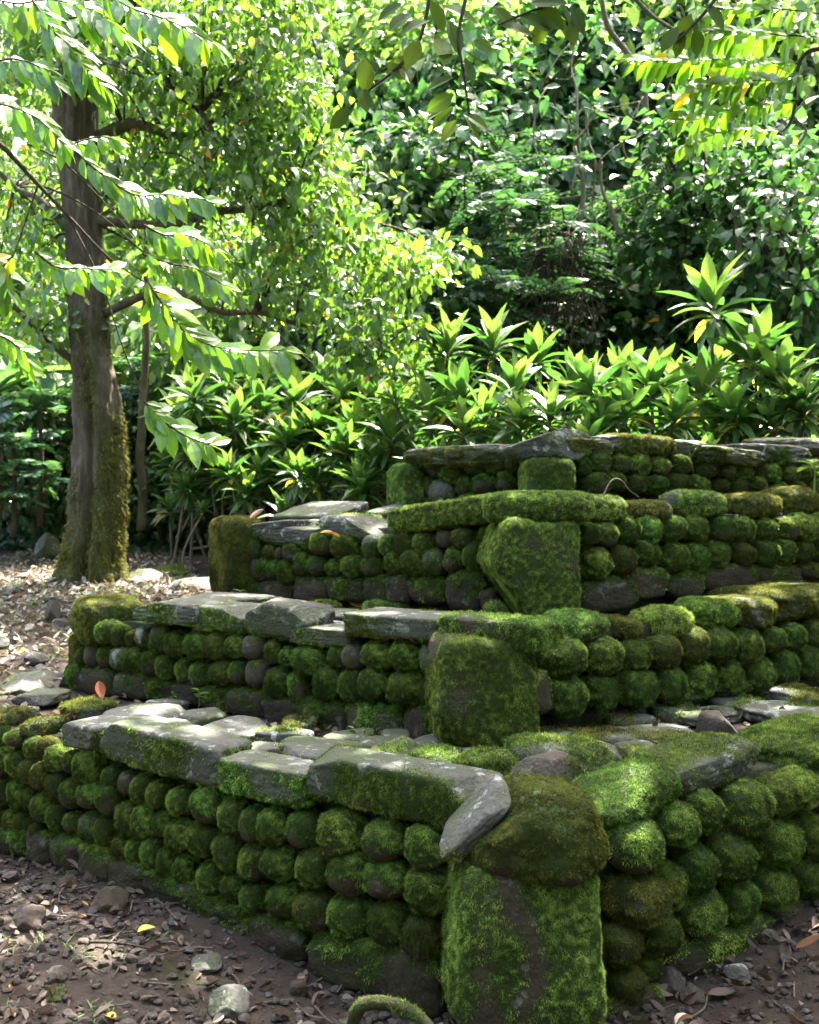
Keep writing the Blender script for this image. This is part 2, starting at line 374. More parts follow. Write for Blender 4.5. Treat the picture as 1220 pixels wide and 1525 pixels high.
# ------------------------------------------------------------------ cobble prototypes
def protos(kind, n, seed0, **kw):
    res = []
    for i in range(n):
        r = np.random.default_rng(seed0 + i)
        half = (1.0 + r.uniform(-.08, .08), 1.0 + r.uniform(-.05, .2), 1.0 + r.uniform(-.08, .08))
        half = tuple(0.065 * h for h in half)
        res.append(stone_mesh(kind, half, r.uniform(2.0, 2.9), seed0 + i, 0.045, 1.3, sub=4, **kw))
    return res
PROTO = {
    'full': protos('cobble_moss', 7, 100, moss=(0.95, 0.45, 14.0), dens=330000, blen=0.0062),
    'half': protos('cobble_half', 6, 200, moss=(0.7, 0.7, 16.0), dens=330000, blen=0.0062),
    'olive': protos('cobble_olive', 4, 250, moss=(0.85, 0.3, 18.0), dens=240000, blen=0.006, mats=[M['cobble'], M['olive_moss']]),
    'bare': protos('cobble_bare', 4, 300, moss=(0.28, 0.35, 20.0), dens=120000, blen=0.007, mats=[M['redrock'], M['olive_moss']]),
    'lichen': protos('cobble_lichen', 3, 350, moss=(0.5, -0.15, 15.0), dens=170000, blen=0.008, mats=[M['slab'], M['moss']]),
}
def brick_protos(n, seed0, moss, mats):
    return [stone_mesh('base_stone', (0.10, 0.075, 0.075), 3.4 + 0.3 * i, seed0 + i, 0.07, 1.5, sub=4, moss=moss, dens=240000, blen=0.008, mats=mats, droop=0.7) for i in range(n)]
BASE = brick_protos(4, 400, (0.34, 0.7, 9.0), [M['cobble'], M['moss']]) + brick_protos(3, 420, (0.16, 0.7, 10.0), [M['cobble'], M['moss']])
ALLC = []
def conv(s, ox, oy, sc):
    """list of 'x y rx ry' in a zoomed crop -> full-photo pixels"""
    out = []
    for e in s.split(','):
        a = [float(q) for q in e.split()]
        if len(a) >= 4: out.append((ox + a[0] * sc, oy + a[1] * sc, a[2] * sc, a[3] * sc))
    return out
def wall(label, P, d, n, cob, base, mix, zt, span, zb):
    root = empty('cobble_wall', (P[0], P[1], zb), label, 'stone wall', 'cobble walls of the stepped platform')
    ang = math.atan2(d[1], d[0]); 
    if d[0] < 0: ang += math.pi
    kinds, probs = list(mix.keys()), np.array(list(mix.values())); probs = probs / probs.sum()
    for (px, py, rx, ry) in cob:
        p = at_plane(px, py, P, n); dep = p[1]
        sx, sz = rx * dep / F0 / 0.065, ry * dep / F0 / 0.065
        kind = kinds[RNG.choice(len(kinds), p=probs)]
        me = PROTO[kind][RNG.integers(len(PROTO[kind]))]
        o = link('cobble', me, root, (p[0] - P[0] - n[0] * 0.012, p[1] - P[1] - n[1] * 0.012, p[2] - zb),
                 (RNG.normal(0, .10), RNG.normal(0, .14), ang + RNG.choice([0, math.pi]) + RNG.normal(0, .12)),
                 (sx * 1.03, (sx + sz) / 2 * 1.1, sz * 1.03))
    for (px, py, rx, ry) in base:
        p = at_plane(px, py, P, n); a = at_plane(px - rx, py, P, n); b = at_plane(px + rx, py, P, n)
        Lh = np.linalg.norm((a - b)[:2]) / 2
        me = BASE[RNG.integers(len(BASE))]
        link('base_stone', me, root, (p[0] - P[0] + n[0] * 0.02, p[1] - P[1] + n[1] * 0.02, p[2] - zb),
             (RNG.normal(0, .05), RNG.normal(0, .04), ang + RNG.choice([0, math.pi]) + RNG.normal(0, .06)), (Lh / 0.10, 1.1, ry * p[1] / F0 / 0.075))
    # core behind the cobbles: packed earth and rubble
    ns, nz = 60, 14
    s = np.linspace(span[0], span[1], ns); zz = np.interp(s, zt[0], zt[1])
    V = []; 
    for i in range(ns):
        for j in range(nz):
            f = j / (nz - 1); V.append((s[i], 0.05, (zb - 0.25) * (1 - f) + zz[i] * f))
        V.append((s[i], 0.22, zz[i])); V.append((s[i], 0.22, zb - 0.25))
    V = np.array(V); k = nz + 2
    V[:, 1] += 0.03 * fbm(np.stack([V[:, 0] * 9, V[:, 1] * 9, V[:, 2] * 9], 1), 3, 8) * (V[:, 1] < 0.1)
    Wd = np.stack([V[:, 0] * d[0] + V[:, 1] * n[0], V[:, 0] * d[1] + V[:, 1] * n[1], V[:, 2] - zb], 1)
    F = []
    for i in range(ns - 1):
        for j in range(k):
            j2 = (j + 1) % k
            F.append((i * k + j, (i + 1) * k + j, (i + 1) * k + j2)); F.append((i * k + j, (i + 1) * k + j2, i * k + j2))
    bag = Bag(); bag.add(Wd, F, 0, 0.5, True, sstep(-0.1, 0.4, fbm(Wd * 8, 3, 3)))
    link('earth_core', bag.mesh('earth_core', [M['darkcore']]), root)
    return root
def extend(rows):
    """carry each course a little way past the frame"""
    out = []
    for r in rows:
        out += r
        if len(r) > 2:
            a, b = r[-2], r[-1]
            for q in (1, 2): out.append((b[0] + (b[0] - a[0]) * q, b[1] + (b[1] - a[1]) * q, b[2], b[3]))
    return out

c1 = lambda s: conv(s, 0, 1030, .2951); c2 = lambda s: conv(s, 340, 1100, .3279); c3 = lambda s: conv(s, 90, 860, .3033)
c4 = lambda s: conv(s, 400, 880, .3443); c5 = lambda s: conv(s, 780, 860, .3607); c6 = lambda s: conv(s, 300, 740, .2787)
c7 = lambda s: conv(s, 540, 640, .2787); c8 = lambda s: conv(s, 840, 630, .3115); c9 = lambda s: conv(s, 600, 1030, .5082)

A1 = c1('20 215 38 55,108 230 65 45,190 275 38 55,258 275 48 48,312 335 58 62,382 350 42 55,465 370 65 82,585 425 50 50,668 455 45 60,740 480 48 75,822 510 52 68,935 545 60 72,1068 565 75 90,1195 620 68 85') + c2('135 385 48 88,225 390 68 88,365 405 72 92,530 425 98 95,730 450 92 92,920 480 95 95')
A2 = c1('38 345 42 72,112 355 55 72,185 385 50 65,232 420 48 70,315 465 55 68,380 510 52 72,480 515 62 75,580 530 65 75,668 635 60 88,762 645 58 88,850 665 50 70,935 715 65 82,1048 735 82 82,1180 790 75 90') + c2('135 555 60 78,250 555 78 80,410 580 80 85,570 600 88 95,735 630 100 95,930 670 112 100')
A3 = c1('30 500 48 72,110 505 42 68,165 535 42 55,240 575 52 78,312 620 48 65,390 655 48 55,482 675 55 70,560 695 52 72,645 775 52 62,710 790 48 65,795 800 55 75,865 855 48 75,955 880 52 72,1085 935 65 80,1195 970 60 70') + c2('140 710 58 65,275 720 80 78,420 765 90 90,570 795 95 95,745 825 88 88,910 880 92 105')
A4 = c1('15 650 40 65,80 650 38 62,130 650 35 50,165 665 28 35,210 690 45 40')
wl = [(-12, 1105, 12, 17), (-36, 1100, 12, 18), (-60, 1094, 12, 18), (-14, 1145, 14, 20), (-42, 1135, 14, 20), (-70, 1128, 13, 18), (-16, 1185, 14, 19), (-46, 1176, 14, 18), (-72, 1165, 13, 18)]
AB = c1('55 740 60 75,130 745 55 75,235 780 65 85,365 810 80 95,510 860 85 110,680 915 110 80,835 945 80 65,950 1000 75 65') + [(300, 1350, 42, 34), (352, 1355, 22, 16), (345, 1388, 52, 34), (258, 1325, 40, 26), (-20, 1230, 30, 26)] + c2('240 890 130 95,230 1010 130 80,590 1015 200 125,860 1090 130 155')
wall('lowest cobble wall on the left, four mossy courses below long grey slabs', PA, dl, nl, A1 + A2 + A3 + A4 + wl, AB,
     {'full': 5, 'half': 5, 'olive': 2.5, 'bare': .25, 'lichen': .25}, ([0.1, 3.0], [0.54, 0.42]), (0.1, 3.0), 0.0)
R1 = c9('660 440 80 78,780 382 72 65,860 345 62 58,978 335 82 75,1085 300 60 55,1140 280 60 60,1212 275 45 55')
R2 = c9('670 600 92 78,762 560 45 65,830 510 70 68,935 475 78 68,1070 430 75 70,1180 415 62 65')
R3 = c9('620 735 55 60,730 705 62 65,850 632 72 72,958 605 62 62,1062 565 65 65,1165 535 58 58')
wall('lowest cobble wall on the right, bright mossy boulders over bare litter', PA, dr, nr, extend([R1, R2, R3]) + c9('635 845 55 55,700 810 40 40'), c9('930 735 150 62,1150 650 110 58,660 900 70 50'),
     {'full': 8, 'half': 1.2, 'olive': .8}, ([0.1, 1.8], [0.50, 0.47]), (0.1, 1.8), 0.0)
B1 = c3('255 265 58 58,310 285 38 50,372 300 32 45,430 290 45 50,515 295 55 65,590 325 60 70,690 330 65 72,790 335 58 75,885 335 52 65,975 340 60 60,1065 360 42 60,1130 390 40 52') + c4('190 300 75 65,310 280 42 50,385 280 52 60,485 275 65 65,605 275 65 72,720 290 45 75')
B2 = c3('130 385 30 45,185 380 42 55,250 385 45 60,312 395 48 60,385 400 62 62,470 420 50 65,545 435 55 60,635 455 45 60,708 470 52 68,810 465 58 65,900 465 50 65,990 465 55 68,1090 510 65 75,1190 530 52 75') + c4('275 395 60 75,378 405 55 75,475 400 62 72,610 415 82 80,695 435 32 55')
BB = c3('100 500 50 78,200 510 90 80,370 530 90 72,510 545 70 65,640 570 75 60,790 595 80 68,940 615 105 78,1110 648 90 74') + c4('245 545 115 88,475 580 130 98,670 585 60 92')
wall('second cobble wall on the left, two courses over a mossy footing row', PB, dl, nl, B1 + B2, BB,
     {'full': 4, 'half': 5, 'olive': 2.5, 'bare': .6, 'lichen': .35}, ([0.1, 2.6], [0.86, 0.80]), (0.1, 2.6), 0.44)
S1 = c5('150 330 95 75,308 320 80 72,445 315 65 70,560 305 68 62,670 280 68 70,785 275 70 72,900 285 65 68,1005 255 50 55,1090 240 50 55,1185 235 55 65')
S2 = c5('150 485 88 80,300 465 75 70,450 450 80 75,580 440 65 75,705 415 72 78,825 405 65 68,940 390 68 70,1050 375 60 72,1160 350 65 68')
wall('second cobble wall on the right, two even courses of plump mossy stones', PB, dr, nr, extend([S1, S2]), c5('640 480 90 40,860 455 80 30,40 480 40 90'),
     {'full': 9, 'half': 2, 'olive': 1}, ([0.1, 2.7], [0.86, 0.90]), (0.1, 2.7), 0.44)
C1 = c6('235 300 50 72,310 275 42 55,380 295 38 40,432 300 22 40,505 300 60 55,595 250 42 42,665 250 65 62,782 262 72 65,935 262 58 60,1015 265 48 60,1110 250 58 68') + c7('345 600 60 60,455 580 50 50,555 575 65 58,680 570 50 50')
C2 = c6('190 415 38 50,262 388 45 58,320 385 32 60,358 388 45 65,405 390 42 58,480 405 50 68,565 355 50 70,645 370 62 60,730 380 50 52,830 365 68 65,935 370 65 65,1042 350 45 65,1150 350 70 75') + c7('395 705 55 70,500 695 55 70,615 675 58 75')
CB = c6('235 505 90 65,325 505 35 55,420 505 85 65,605 500 95 80,795 490 115 70,955 490 65 80,1070 490 70 80') + c7('360 855 100 78,560 865 100 112,690 900 45 52')
wall('third cobble wall on the left, small brownish cobbles over squared footing stones', PC, dl, nl, C1 + C2, CB,
     {'full': 3, 'half': 4, 'olive': 3, 'bare': .9, 'lichen': .3}, ([0.1, 2.1], [1.33, 1.24]), (0.1, 2.1), 0.80)
T1 = c8('95 530 52 55,185 535 52 55,283 512 62 68,390 512 58 65,497 505 65 65,612 505 60 65,730 508 68 68,840 508 55 60,945 508 58 52,1045 510 55 58,1125 495 68 65,1205 485 40 52')
T2 = c8('130 665 70 75,250 655 68 80,370 620 70 65,500 640 65 75,610 640 65 65,712 620 65 60,830 625 65 60,940 620 65 65,1030 615 60 60,1120 610 45 62,1200 600 45 65')
wall('third cobble wall on the right, two tidy green courses over long footing stones', PC, dr, nr, extend([T1, T2]), c8('195 820 135 85,390 765 85 78,560 770 88 68,765 735 125 57,1005 725 120 50,1180 700 70 40,1290 690 60 40'),
     {'full': 8, 'half': 2, 'olive': 2}, ([0.1, 2.7], [1.34, 1.37]), (0.1, 2.7), 0.80)
D1 = c7('365 180 48 45,415 210 60 50,490 230 65 60,615 190 60 58,725 175 60 55,845 190 70 52')
D2 = c7('300 285 55 60,370 310 45 60,440 335 72 70,560 305 48 58,665 295 65 60,785 280 60 65,300 400 40 38,365 400 42 42,290 345 40 45')
D3 = c7('470 400 60 55,580 390 60 55,690 380 60 55')
wall('topmost cobble wall on the left, short and rough under a flat slab', PD, dl, nl, D1 + D2 + D3, [],
     {'full': 3, 'half': 4, 'olive': 3, 'lichen': .6}, ([0.1, 1.1], [1.68, 1.66]), (0.1, 1.1), 1.25)
U1 = c8('75 210 42 45,150 190 60 50,252 200 52 48,340 200 60 58,440 208 52 50,535 200 55 45,655 220 55 48,755 232 52 45,838 238 45 45,905 230 28 30,975 240 48 50,1060 248 50 48,1135 235 42 48,1190 225 35 42')
U2 = c8('120 300 78 65,225 280 50 50,325 290 55 52,425 295 55 48,522 290 58 50,630 295 55 40,730 305 48 40,815 308 48 40,905 295 45 45,1000 320 50 45,1090 320 50 45,1180 310 50 45')
wall('topmost cobble wall on the right, two small olive courses under flat slabs', PD, dr, nr, extend([U1, U2]), [],
     {'full': 5, 'half': 3, 'olive': 5, 'lichen': .3}, ([0.1, 3.0], [1.68, 1.70]), (0.1, 3.0), 1.25)

# ------------------------------------------------------------------ capstones: endpoints in photo pixels along the wall, top edge, bottom edge, depth
def cap(name, label, P, d, n, xl, xr, yt, yb, dep, seed, k=4.5, moss=(0.55, 0.1, 6.0), mats=('slab', 'moss'), cuts=(), tilt=0.0, over=0.05, amp=0.05, cat='capstone', group=None, dens=150000, yaw=0.0, pitch=0.0, blen=0.008, slope=None, sub=5):
    xm = (xl + xr) / 2; ym = (yt + yb) / 2
    box = k >= 3.5
    Q = P + n * (-over if box else dep / 2 - over)            # box stones: their front face; round ones: their centre
    a = at_plane(xl, ym, Q, n); b = at_plane(xr, ym, Q, n); p = at_plane(xm, ym, Q, n)
    hh = (at_plane(xm, yt, Q, n)[2] - at_plane(xm, yb, Q, n)[2]) / 2
    Lh = np.linalg.norm((a - b)[:2]) / 2
    if not box:
        c_, s_ = abs(d[0]), abs(d[1]); w_ = (xr - xl) / 2 * p[1] / F0 * .94
        Lh = math.sqrt(max(w_ ** 2 - (dep / 2 * s_) ** 2, (.55 * w_) ** 2)) / c_
        ta = abs(CAM[2] - p[2]) / p[1]; hh = math.sqrt(max(hh ** 2 - (dep / 2 * ta) ** 2, (.65 * hh) ** 2))
    ang = math.atan2(d[1], d[0]) + (math.pi if d[0] < 0 else 0)
    if k >= 5: k = k * 1.6; hh *= 1.05; cuts = [(q, o_ + .22) for q, o_ in cuts]; amp *= .8
    me = stone_mesh(name, (Lh * .985, dep / 2, hh), k, seed, amp, 1.5, cuts, sub, moss, dens, blen, [M[m] for m in mats], fine=.035)
    mid = (a + b) / 2; io = dep / 2 if box else 0
    c = np.array([mid[0] + n[0] * io, mid[1] + n[1] * io, p[2]])
    o = link(name, me, None, c, Euler((pitch, tilt, ang + yaw)))
    return tag(o, label, cat, group)
GA = 'capstones along the lowest wall'; GB = 'capstones along the second wall'; GC = 'capstones along the third wall'; GD = 'capstones along the top wall'
SL = ('slab', 'moss'); MS = ('cobble', 'moss'); OL = ('cobble', 'olive_moss'); SO = ('slab', 'olive_moss')
# lowest wall, left
cap('capstone', 'rough pitted grey capstone at the left edge of the lowest wall', PA, dl, nl, -60, 2, 1046, 1078, .24, 1, 2.8, (.4, .1, 9), SO, group=GA)
cap('capstone', 'knobbly grey capstone with orange leaves behind it on the lowest wall', PA, dl, nl, 0, 46, 1052, 1082, .24, 2, 2.6, (.45, .1, 9), SO, group=GA, amp=.08)
cap('capstone', 'small dark rough capstone left of the clean angular grey slab', PA, dl, nl, 44, 90, 1066, 1097, .22, 3, 2.8, (.6, .1, 9), SO, group=GA, amp=.08)
cap('capstone', 'clean angular grey capstone slab with almost no moss', PA, dl, nl, 88, 144, 1080, 1116, .24, 4, 6, (.2, -.2, 8), SL, cuts=[((-.8, 0, .5), .85), ((.7, -.6, -.2), .9)], group=GA, amp=.03)
cap('capstone', 'long grey capstone slab stepping down to the right on the lowest wall', PA, dl, nl, 143, 322, 1094, 1150, .20, 5, 7, (.52, -.32, 9), SL, cuts=[((-.9, -.1, .3), .86)], group=GA, amp=.035, tilt=.05)
cap('capstone', 'short capstone with white lichen patches on its front edge', PA, dl, nl, 319, 452, 1142, 1190, .18, 6, 7, (.55, -.3, 9), SL, group=GA, amp=.03)
cap('capstone', 'largest long grey green capstone ending at the boulder of the lowest corner', PA, dl, nl, 449, 706, 1146, 1212, .19, 7, 7, (.60, -.25, 8), SL, cuts=[((.9, -.2, .3), .86), ((-.8, -.2, .5), .92)], group=GA, amp=.035, tilt=.01)
# lowest wall, right
cap('capstone', 'mossy elongated capstone just right of the corner boulder', PA, dr, nr, 842, 1008, 1144, 1212, .24, 11, 3.0, (.92, .3, 6), MS, cuts=[((-.6, -.3, .5), .7)], group=GA, tilt=-.12, amp=.07)
cap('capstone', 'long flat topped grey capstone with a mossy front on the lowest wall', PA, dr, nr, 915, 1132, 1106, 1170, .26, 12, 3.4, (.58, .0, 6), SL, cuts=[((-.3, -.2, .9), .8)], group=GA, tilt=-.05, over=.03)
cap('capstone', 'thick bright green moss covered capstone at the right end of the lowest wall', PA, dr, nr, 1078, 1300, 1076, 1152, .40, 13, 3.0, (1.1, .4, 6), MS, group=GA, tilt=-.03, over=.05, amp=.08, blen=.010)
# second wall, left
cap('capstone', 'broad weathered slab beside the left end block of the second wall', PB, dl, nl, 192, 286, 897, 928, .62, 21, 6, (.4, -.35, 6), SL, cuts=[((-.6, -.3, .6), .8)], group=GB, amp=.03, over=.10)
cap('capstone', 'narrow green fronted slab in the middle of the second wall', PB, dl, nl, 282, 362, 904, 940, .26, 22, 6, (.62, -.3, 6), SL, cuts=[((.6, -.3, .6), .8)], group=GB, amp=.03)
cap('capstone', 'upright grey capstone blotched with pale lichen on the second wall', PB, dl, nl, 360, 458, 900, 949, .22, 23, 5, (.35, -.15, 7), SL, cuts=[((.8, -.2, .55), .78), ((-.7, -.2, .5), .8)], group=GB, amp=.04, tilt=.06)
cap('capstone', 'thin low slab tucked under a longer slab on the second wall', PB, dl, nl, 427, 520, 936, 960, .28, 24, 8, (.55, -.3, 6), SL, group=GB, amp=.02)
cap('capstone', 'long straight slab with yellow green edge on the second wall', PB, dl, nl, 506, 662, 918, 951, .30, 25, 8, (.62, -.4, 6), SO, group=GB, amp=.02, over=.08)
cap('capstone', 'mossy slab resting on the corner block of the second wall', PB, dl, nl, 644, 800, 924, 962, .24, 26, 5, (.66, .05, 6), MS, group=GB, amp=.05, over=.13, tilt=.02)
# second wall, right
cap('capstone', 'rounded brown and green capstone next to the second corner', PB, dr, nr, 795, 905, 909, 958, .26, 31, 2.6, (.85, .5, 6), MS, group=GB)
cap('capstone', 'small low olive capstone between two bright mossy ones', PB, dr, nr, 890, 948, 917, 950, .26, 32, 2.8, (.95, .3, 6), OL, group=GB)
cap('capstone', 'bright green pillow shaped capstone, lower of the pair', PB, dr, nr, 938, 1026, 904, 948, .28, 33, 2.5, (1.1, .4, 6), MS, group=GB, tilt=-.1, blen=.010)
cap('capstone', 'largest bright green pillow shaped capstone of the second wall', PB, dr, nr, 1000, 1096, 890, 937, .30, 34, 2.5, (1.1, .4, 6), MS, group=GB, tilt=.06, blen=.010)
cap('capstone', 'flat fronted grey green capstone right of the green pillows', PB, dr, nr, 1092, 1168, 893, 938, .34, 35, 4.5, (.65, .0, 7), SO, group=GB, cuts=[((-.6, -.6, -.3), .8)])
cap('capstone', 'flat pale slab with moss at the right edge of the second wall', PB, dr, nr, 1160, 1290, 876, 920, .55, 36, 4.5, (.62, .1, 6), SO, group=GB)
# third wall, left
cap('capstone', 'grey slab leaning on the left end block of the third wall', PC, dl, nl, 358, 425, 778, 801, .40, 41, 6, (.35, -.2, 7), SL, group=GC, tilt=-.10, amp=.03)
cap('capstone', 'clean pale slab with a bowed lower edge on the third wall', PC, dl, nl, 384, 472, 785, 811, .30, 42, 5, (.25, -.3, 7), SL, group=GC, amp=.03, tilt=.02)
cap('capstone', 'tilted grey slab lying highest behind the third wall', PC, dl, nl, 402, 492, 757, 778, .40, 43, 8, (.15, -.3, 7), SL, group=GC, amp=.02, over=-.30, pitch=.22)
cap('capstone', 'chunky dark capstone with a sloping right end on the third wall', PC, dl, nl, 466, 565, 769, 803, .32, 44, 4.5, (.5, -.1, 7), SL, group=GC, cuts=[((.8, -.2, .6), .6)], tilt=.08)
cap('capstone', 'small squarish slab behind the sloping dark capstone', PC, dl, nl, 541, 608, 755, 783, .34, 45, 5, (.35, -.2, 7), SL, group=GC, over=-.22, amp=.03, pitch=.15)
cap('capstone', 'long mossy bar of stone rising towards the third corner', PC, dl, nl, 572, 732, 748, 784, .30, 46, 5, (.85, .1, 6), MS, group=GC, tilt=-.125, over=.08)
cap('capstone', 'thick rounded mossy bar lying on the third corner block', PC, dl, nl, 706, 850, 733, 780, .34, 47, 3.8, (.85, .3, 6), MS, group=GC, over=.20, tilt=-.01, yaw=.25)
# third wall, right
cap('capstone', 'low rounded capstone directly right of the thick mossy bar', PC, dr, nr, 852, 928, 738, 779, .26, 51, 2.8, (.8, .3, 6), MS, group=GC, tilt=-.06)
cap('capstone', 'grey and olive slim capstone under the dead twig', PC, dr, nr, 922, 996, 745, 773, .26, 52, 3.2, (.6, -.1, 7), SO, group=GC)
cap('capstone', 'long capstone with frosted grey top and green end', PC, dr, nr, 984, 1077, 730, 769, .30, 53, 3.2, (.7, -.1, 6), SL, group=GC)
cap('capstone', 'olive tufted capstone left of the brownest one on the third wall', PC, dr, nr, 1072, 1160, 735, 772, .30, 54, 3, (.95, .1, 6), OL, group=GC)
cap('capstone', 'brown green tufted capstone at the right end of the third wall', PC, dr, nr, 1126, 1216, 726, 769, .32, 55, 2.8, (.95, .2, 6), OL, group=GC, over=.0)
cap('capstone', 'capstone cut by the right edge of the third wall', PC, dr, nr, 1212, 1300, 730, 770, .3, 56, 2.8, (.9, .2, 6), OL, group=GC)
# top wall
cap('capstone', 'long thin flat slab with a pointed left end on the top wall', PD, dl, nl, 593, 742, 664, 694, .50, 61, 5, (.5, -.2, 6), SO, group=GD, cuts=[((-.8, 0, -.6), .62)], over=.12, tilt=-.03)
cap('capstone', 'small stub of stone wedged under the long thin slab', PD, dl, nl, 664, 702, 666, 685, .16, 62, 3, (.5, .1, 8), SO, group=GD, over=.16)
cap('capstone', 'grey peaked boulder crowning the top corner', PD, dl, nl, 738, 852, 637, 688, .34, 63, 3.6, (.42, -.35, 6), SL, group=GD, cuts=[((-.6, -.2, .75), .60), ((.75, -.5, .2), .8)], over=.17, amp=.07, yaw=.25)
cap('capstone', 'pale flat capstone right of the peaked boulder', PD, dr, nr, 850, 916, 653, 675, .34, 64, 5, (.45, -.1, 7), SO, group=GD)
cap('capstone', 'long olive capstone with a pale hump on the top wall', PD, dr, nr, 915, 1018, 647, 678, .34, 65, 4, (.6, -.05, 7), SO, group=GD, amp=.07)
cap('capstone', 'short frosted capstone in the middle of the top wall', PD, dr, nr, 1010, 1062, 654, 682, .34, 66, 4, (.3, -.2, 7), SL, group=GD)
cap('capstone', 'tilted flat slab with a mossy front edge on the top wall', PD, dr, nr, 1050, 1146, 667, 692, .50, 67, 6, (.5, -.35, 7), SO, group=GD, tilt=.04, over=.1)
cap('capstone', 'wide whitish slab near the right end of the top wall', PD, dr, nr, 1116, 1212, 662, 690, .45, 68, 5, (.35, -.3, 7), SL, group=GD)
cap('capstone', 'farthest raised capstone at the right edge of the top wall', PD, dr, nr, 1165, 1300, 652, 676, .40, 69, 4, (.5, .0, 7), SO, group=GD, over=-.15)

# ------------------------------------------------------------------ corner stones
def block(name, label, px0, px1, py0, py1, Y, dep, seed, k=4.5, moss=(.85, .15, 5), mats=MS, yaw=0.0, warp=None, amp=.04, cat='corner stone', cuts=(), blen=.0062, dens=300000, droop=.55, tilt=0., sub=5, mmod=None):
    a, b = at_Y(px0, (py0 + py1) / 2, Y), at_Y(px1, (py0 + py1) / 2, Y)
    t, u = at_Y((px0 + px1) / 2, py0, Y), at_Y((px0 + px1) / 2, py1, Y)
    half = ((b[0] - a[0]) / 2, dep / 2, (t[2] - u[2]) / 2)
    me = stone_mesh(name, half, k, seed, amp, 1.3, cuts, sub, moss, dens, blen, [M[m] for m in mats], warp, .02, droop, mmod)
    o = link(name, me, None, ((a[0] + b[0]) / 2, Y + dep * .38, (t[2] + u[2]) / 2), Euler((0, tilt, yaw)))
    return tag(o, label, cat)
def w_pillar(p):
    z = p[:, 2] / 0.24
    p = p.copy(); p[:, 0] *= 1.0 - 0.05 * z; p[:, 0] += np.where(p[:, 0] < 0, 0.012 * z, 0); return p
block('corner_stone', 'tall mossy corner stone at the foot of the lowest corner with a bare brown streak', 672, 890, 1282, 1545, 2.93, .40, 71, 7, (.66, .12, 7.5), MS, .12, w_pillar, .04, mmod=lambda V: 1.5 * np.exp(-((V[:, 0] + .05 + .10 * fbm(V * 5, 3, 4)) / .028) ** 2) * sstep(-.2, -.1, V[:, 2]) + .9 * np.exp(-((V[:, 0] + .15 + .05 * vnoise(V * 8, 2)) / .03) ** 2) * sstep(.12, .0, V[:, 2]) + .5 * sstep(-.1, -.22, V[:, 2]))
block('corner_boulder', 'big rounded mossy boulder sitting on the lowest corner stone', 704, 910, 1190, 1332, 2.90, .40, 72, 2.9, (.80, .4, 8), OL, -.1, None, .085, 'boulder', [((-.7, -.3, .65), .80)], droop=.6)
block('corner_stone', 'squared mossy block at the corner of the second wall', 646, 796, 951, 1116, 4.02, .36, 73, 9, (.64, .1, 6), MS, .16, None, .03, cuts=[((.7, -.5, .6), 1.22), ((-.6, -.6, -.5), 1.3)])
def w_c(p):
    h = 0.23
    z = (p[:, 2] / h + 1) / 2
    q = p.copy(); left = q[:, 0] < 0
    q[:, 0] = np.where(left, q[:, 0] * np.interp(z, [0, .3, .6, 1], [.05, .55, 1.02, .68]), q[:, 0]); return q
block('corner_stone', 'huge tapering mossy block at the corner of the third wall', 722, 860, 774, 930, 4.78, .40, 74, 8, (.86, .05, 6), MS, .12, w_c, .04)
block('corner_stone', 'small squared block under the peaked boulder of the top corner', 780, 856, 683, 755, 5.40, .30, 75, 5, (.75, .2, 6), MS, .1, None, .03)
block('end_stone', 'upper end block with whitish mossy top at the left of the second wall', 99, 196, 892, 962, 5.55, .42, 76, 4.5, (.55, .1, 6), OL, .45, None, .05, 'end stone')
block('end_stone', 'lower end stone beneath the whitish topped block of the second wall', 97, 140, 950, 1018, 5.62, .36, 77, 4.5, (.55, .0, 6), OL, .5, None, .05, 'end stone')
block('end_stone', 'upright mossy end block at the left of the third wall', 313, 376, 769, 892, 5.98, .42, 78, 5.5, (.85, .1, 5), OL, .45, None, .03, 'end stone')
block('end_stone', 'narrow mossy end block at the left of the top wall', 585, 622, 690, 775, 5.98, .3, 79, 4, (.85, .2, 6), MS, .4, None, .05, 'end stone')

# ------------------------------------------------------------------ slabs and stones lying on the ledges
def lying(label, px, py, z, wpx, dep, h, seed, k=4.5, moss=(.35, .1, 8), mats=SL, yaw=0.0, tx=0.0, ty=0.0, cuts=(), amp=.05, name='paving_slab', cat='paving slab', group=None, dens=110000, blen=.010, sub=4):
    p = at_z(px, py, z)
    w = wpx * p[1] / F0
    me = stone_mesh(name, (w / 2, dep / 2, h / 2), k, seed, amp, 1.5, cuts, sub, moss, dens, blen, [M[m] for m in mats])
    o = link(name, me, None, (p[0], p[1], z), Euler((tx, ty, yaw)))
    return tag(o, label, cat, group)
GP = 'slabs and stones lying on the lowest ledge'
zl = 0.485
lying('tan slab with yellowish moss at the far left of the lowest ledge', 132, 1056, zl, 66, .22, .07, 201, 5, (.5, .2, 8), SO, -.4, group=GP)
lying('broad pale grey triangular slab on the lowest ledge', 226, 1066, zl, 108, .34, .06, 202, 6, (.1, 0, 8), SL, -.5, 0, .05, [((.7, .3, .2), .7), ((-.6, .7, 0), .75)], .03, group=GP)
lying('cracked grey slab in front of the broad pale triangular one', 262, 1089, zl, 80, .24, .06, 203, 5, (.2, 0, 8), SL, -.3, 0, .06, [((.6, .6, .2), .75)], .04, group=GP)
lying('dark edged flat slab below the second wall footing', 362, 1088, zl, 100, .30, .06, 204, 6, (.35, -.2, 8), SL, -.45, 0, .05, [((.6, .6, .2), .75)], .03, group=GP)
lying('small pale oval slab just behind the long capstone', 338, 1117, zl, 78, .17, .05, 205, 4, (.2, -.2, 8), SL, -.4, 0, .04, (), .03, group=GP)
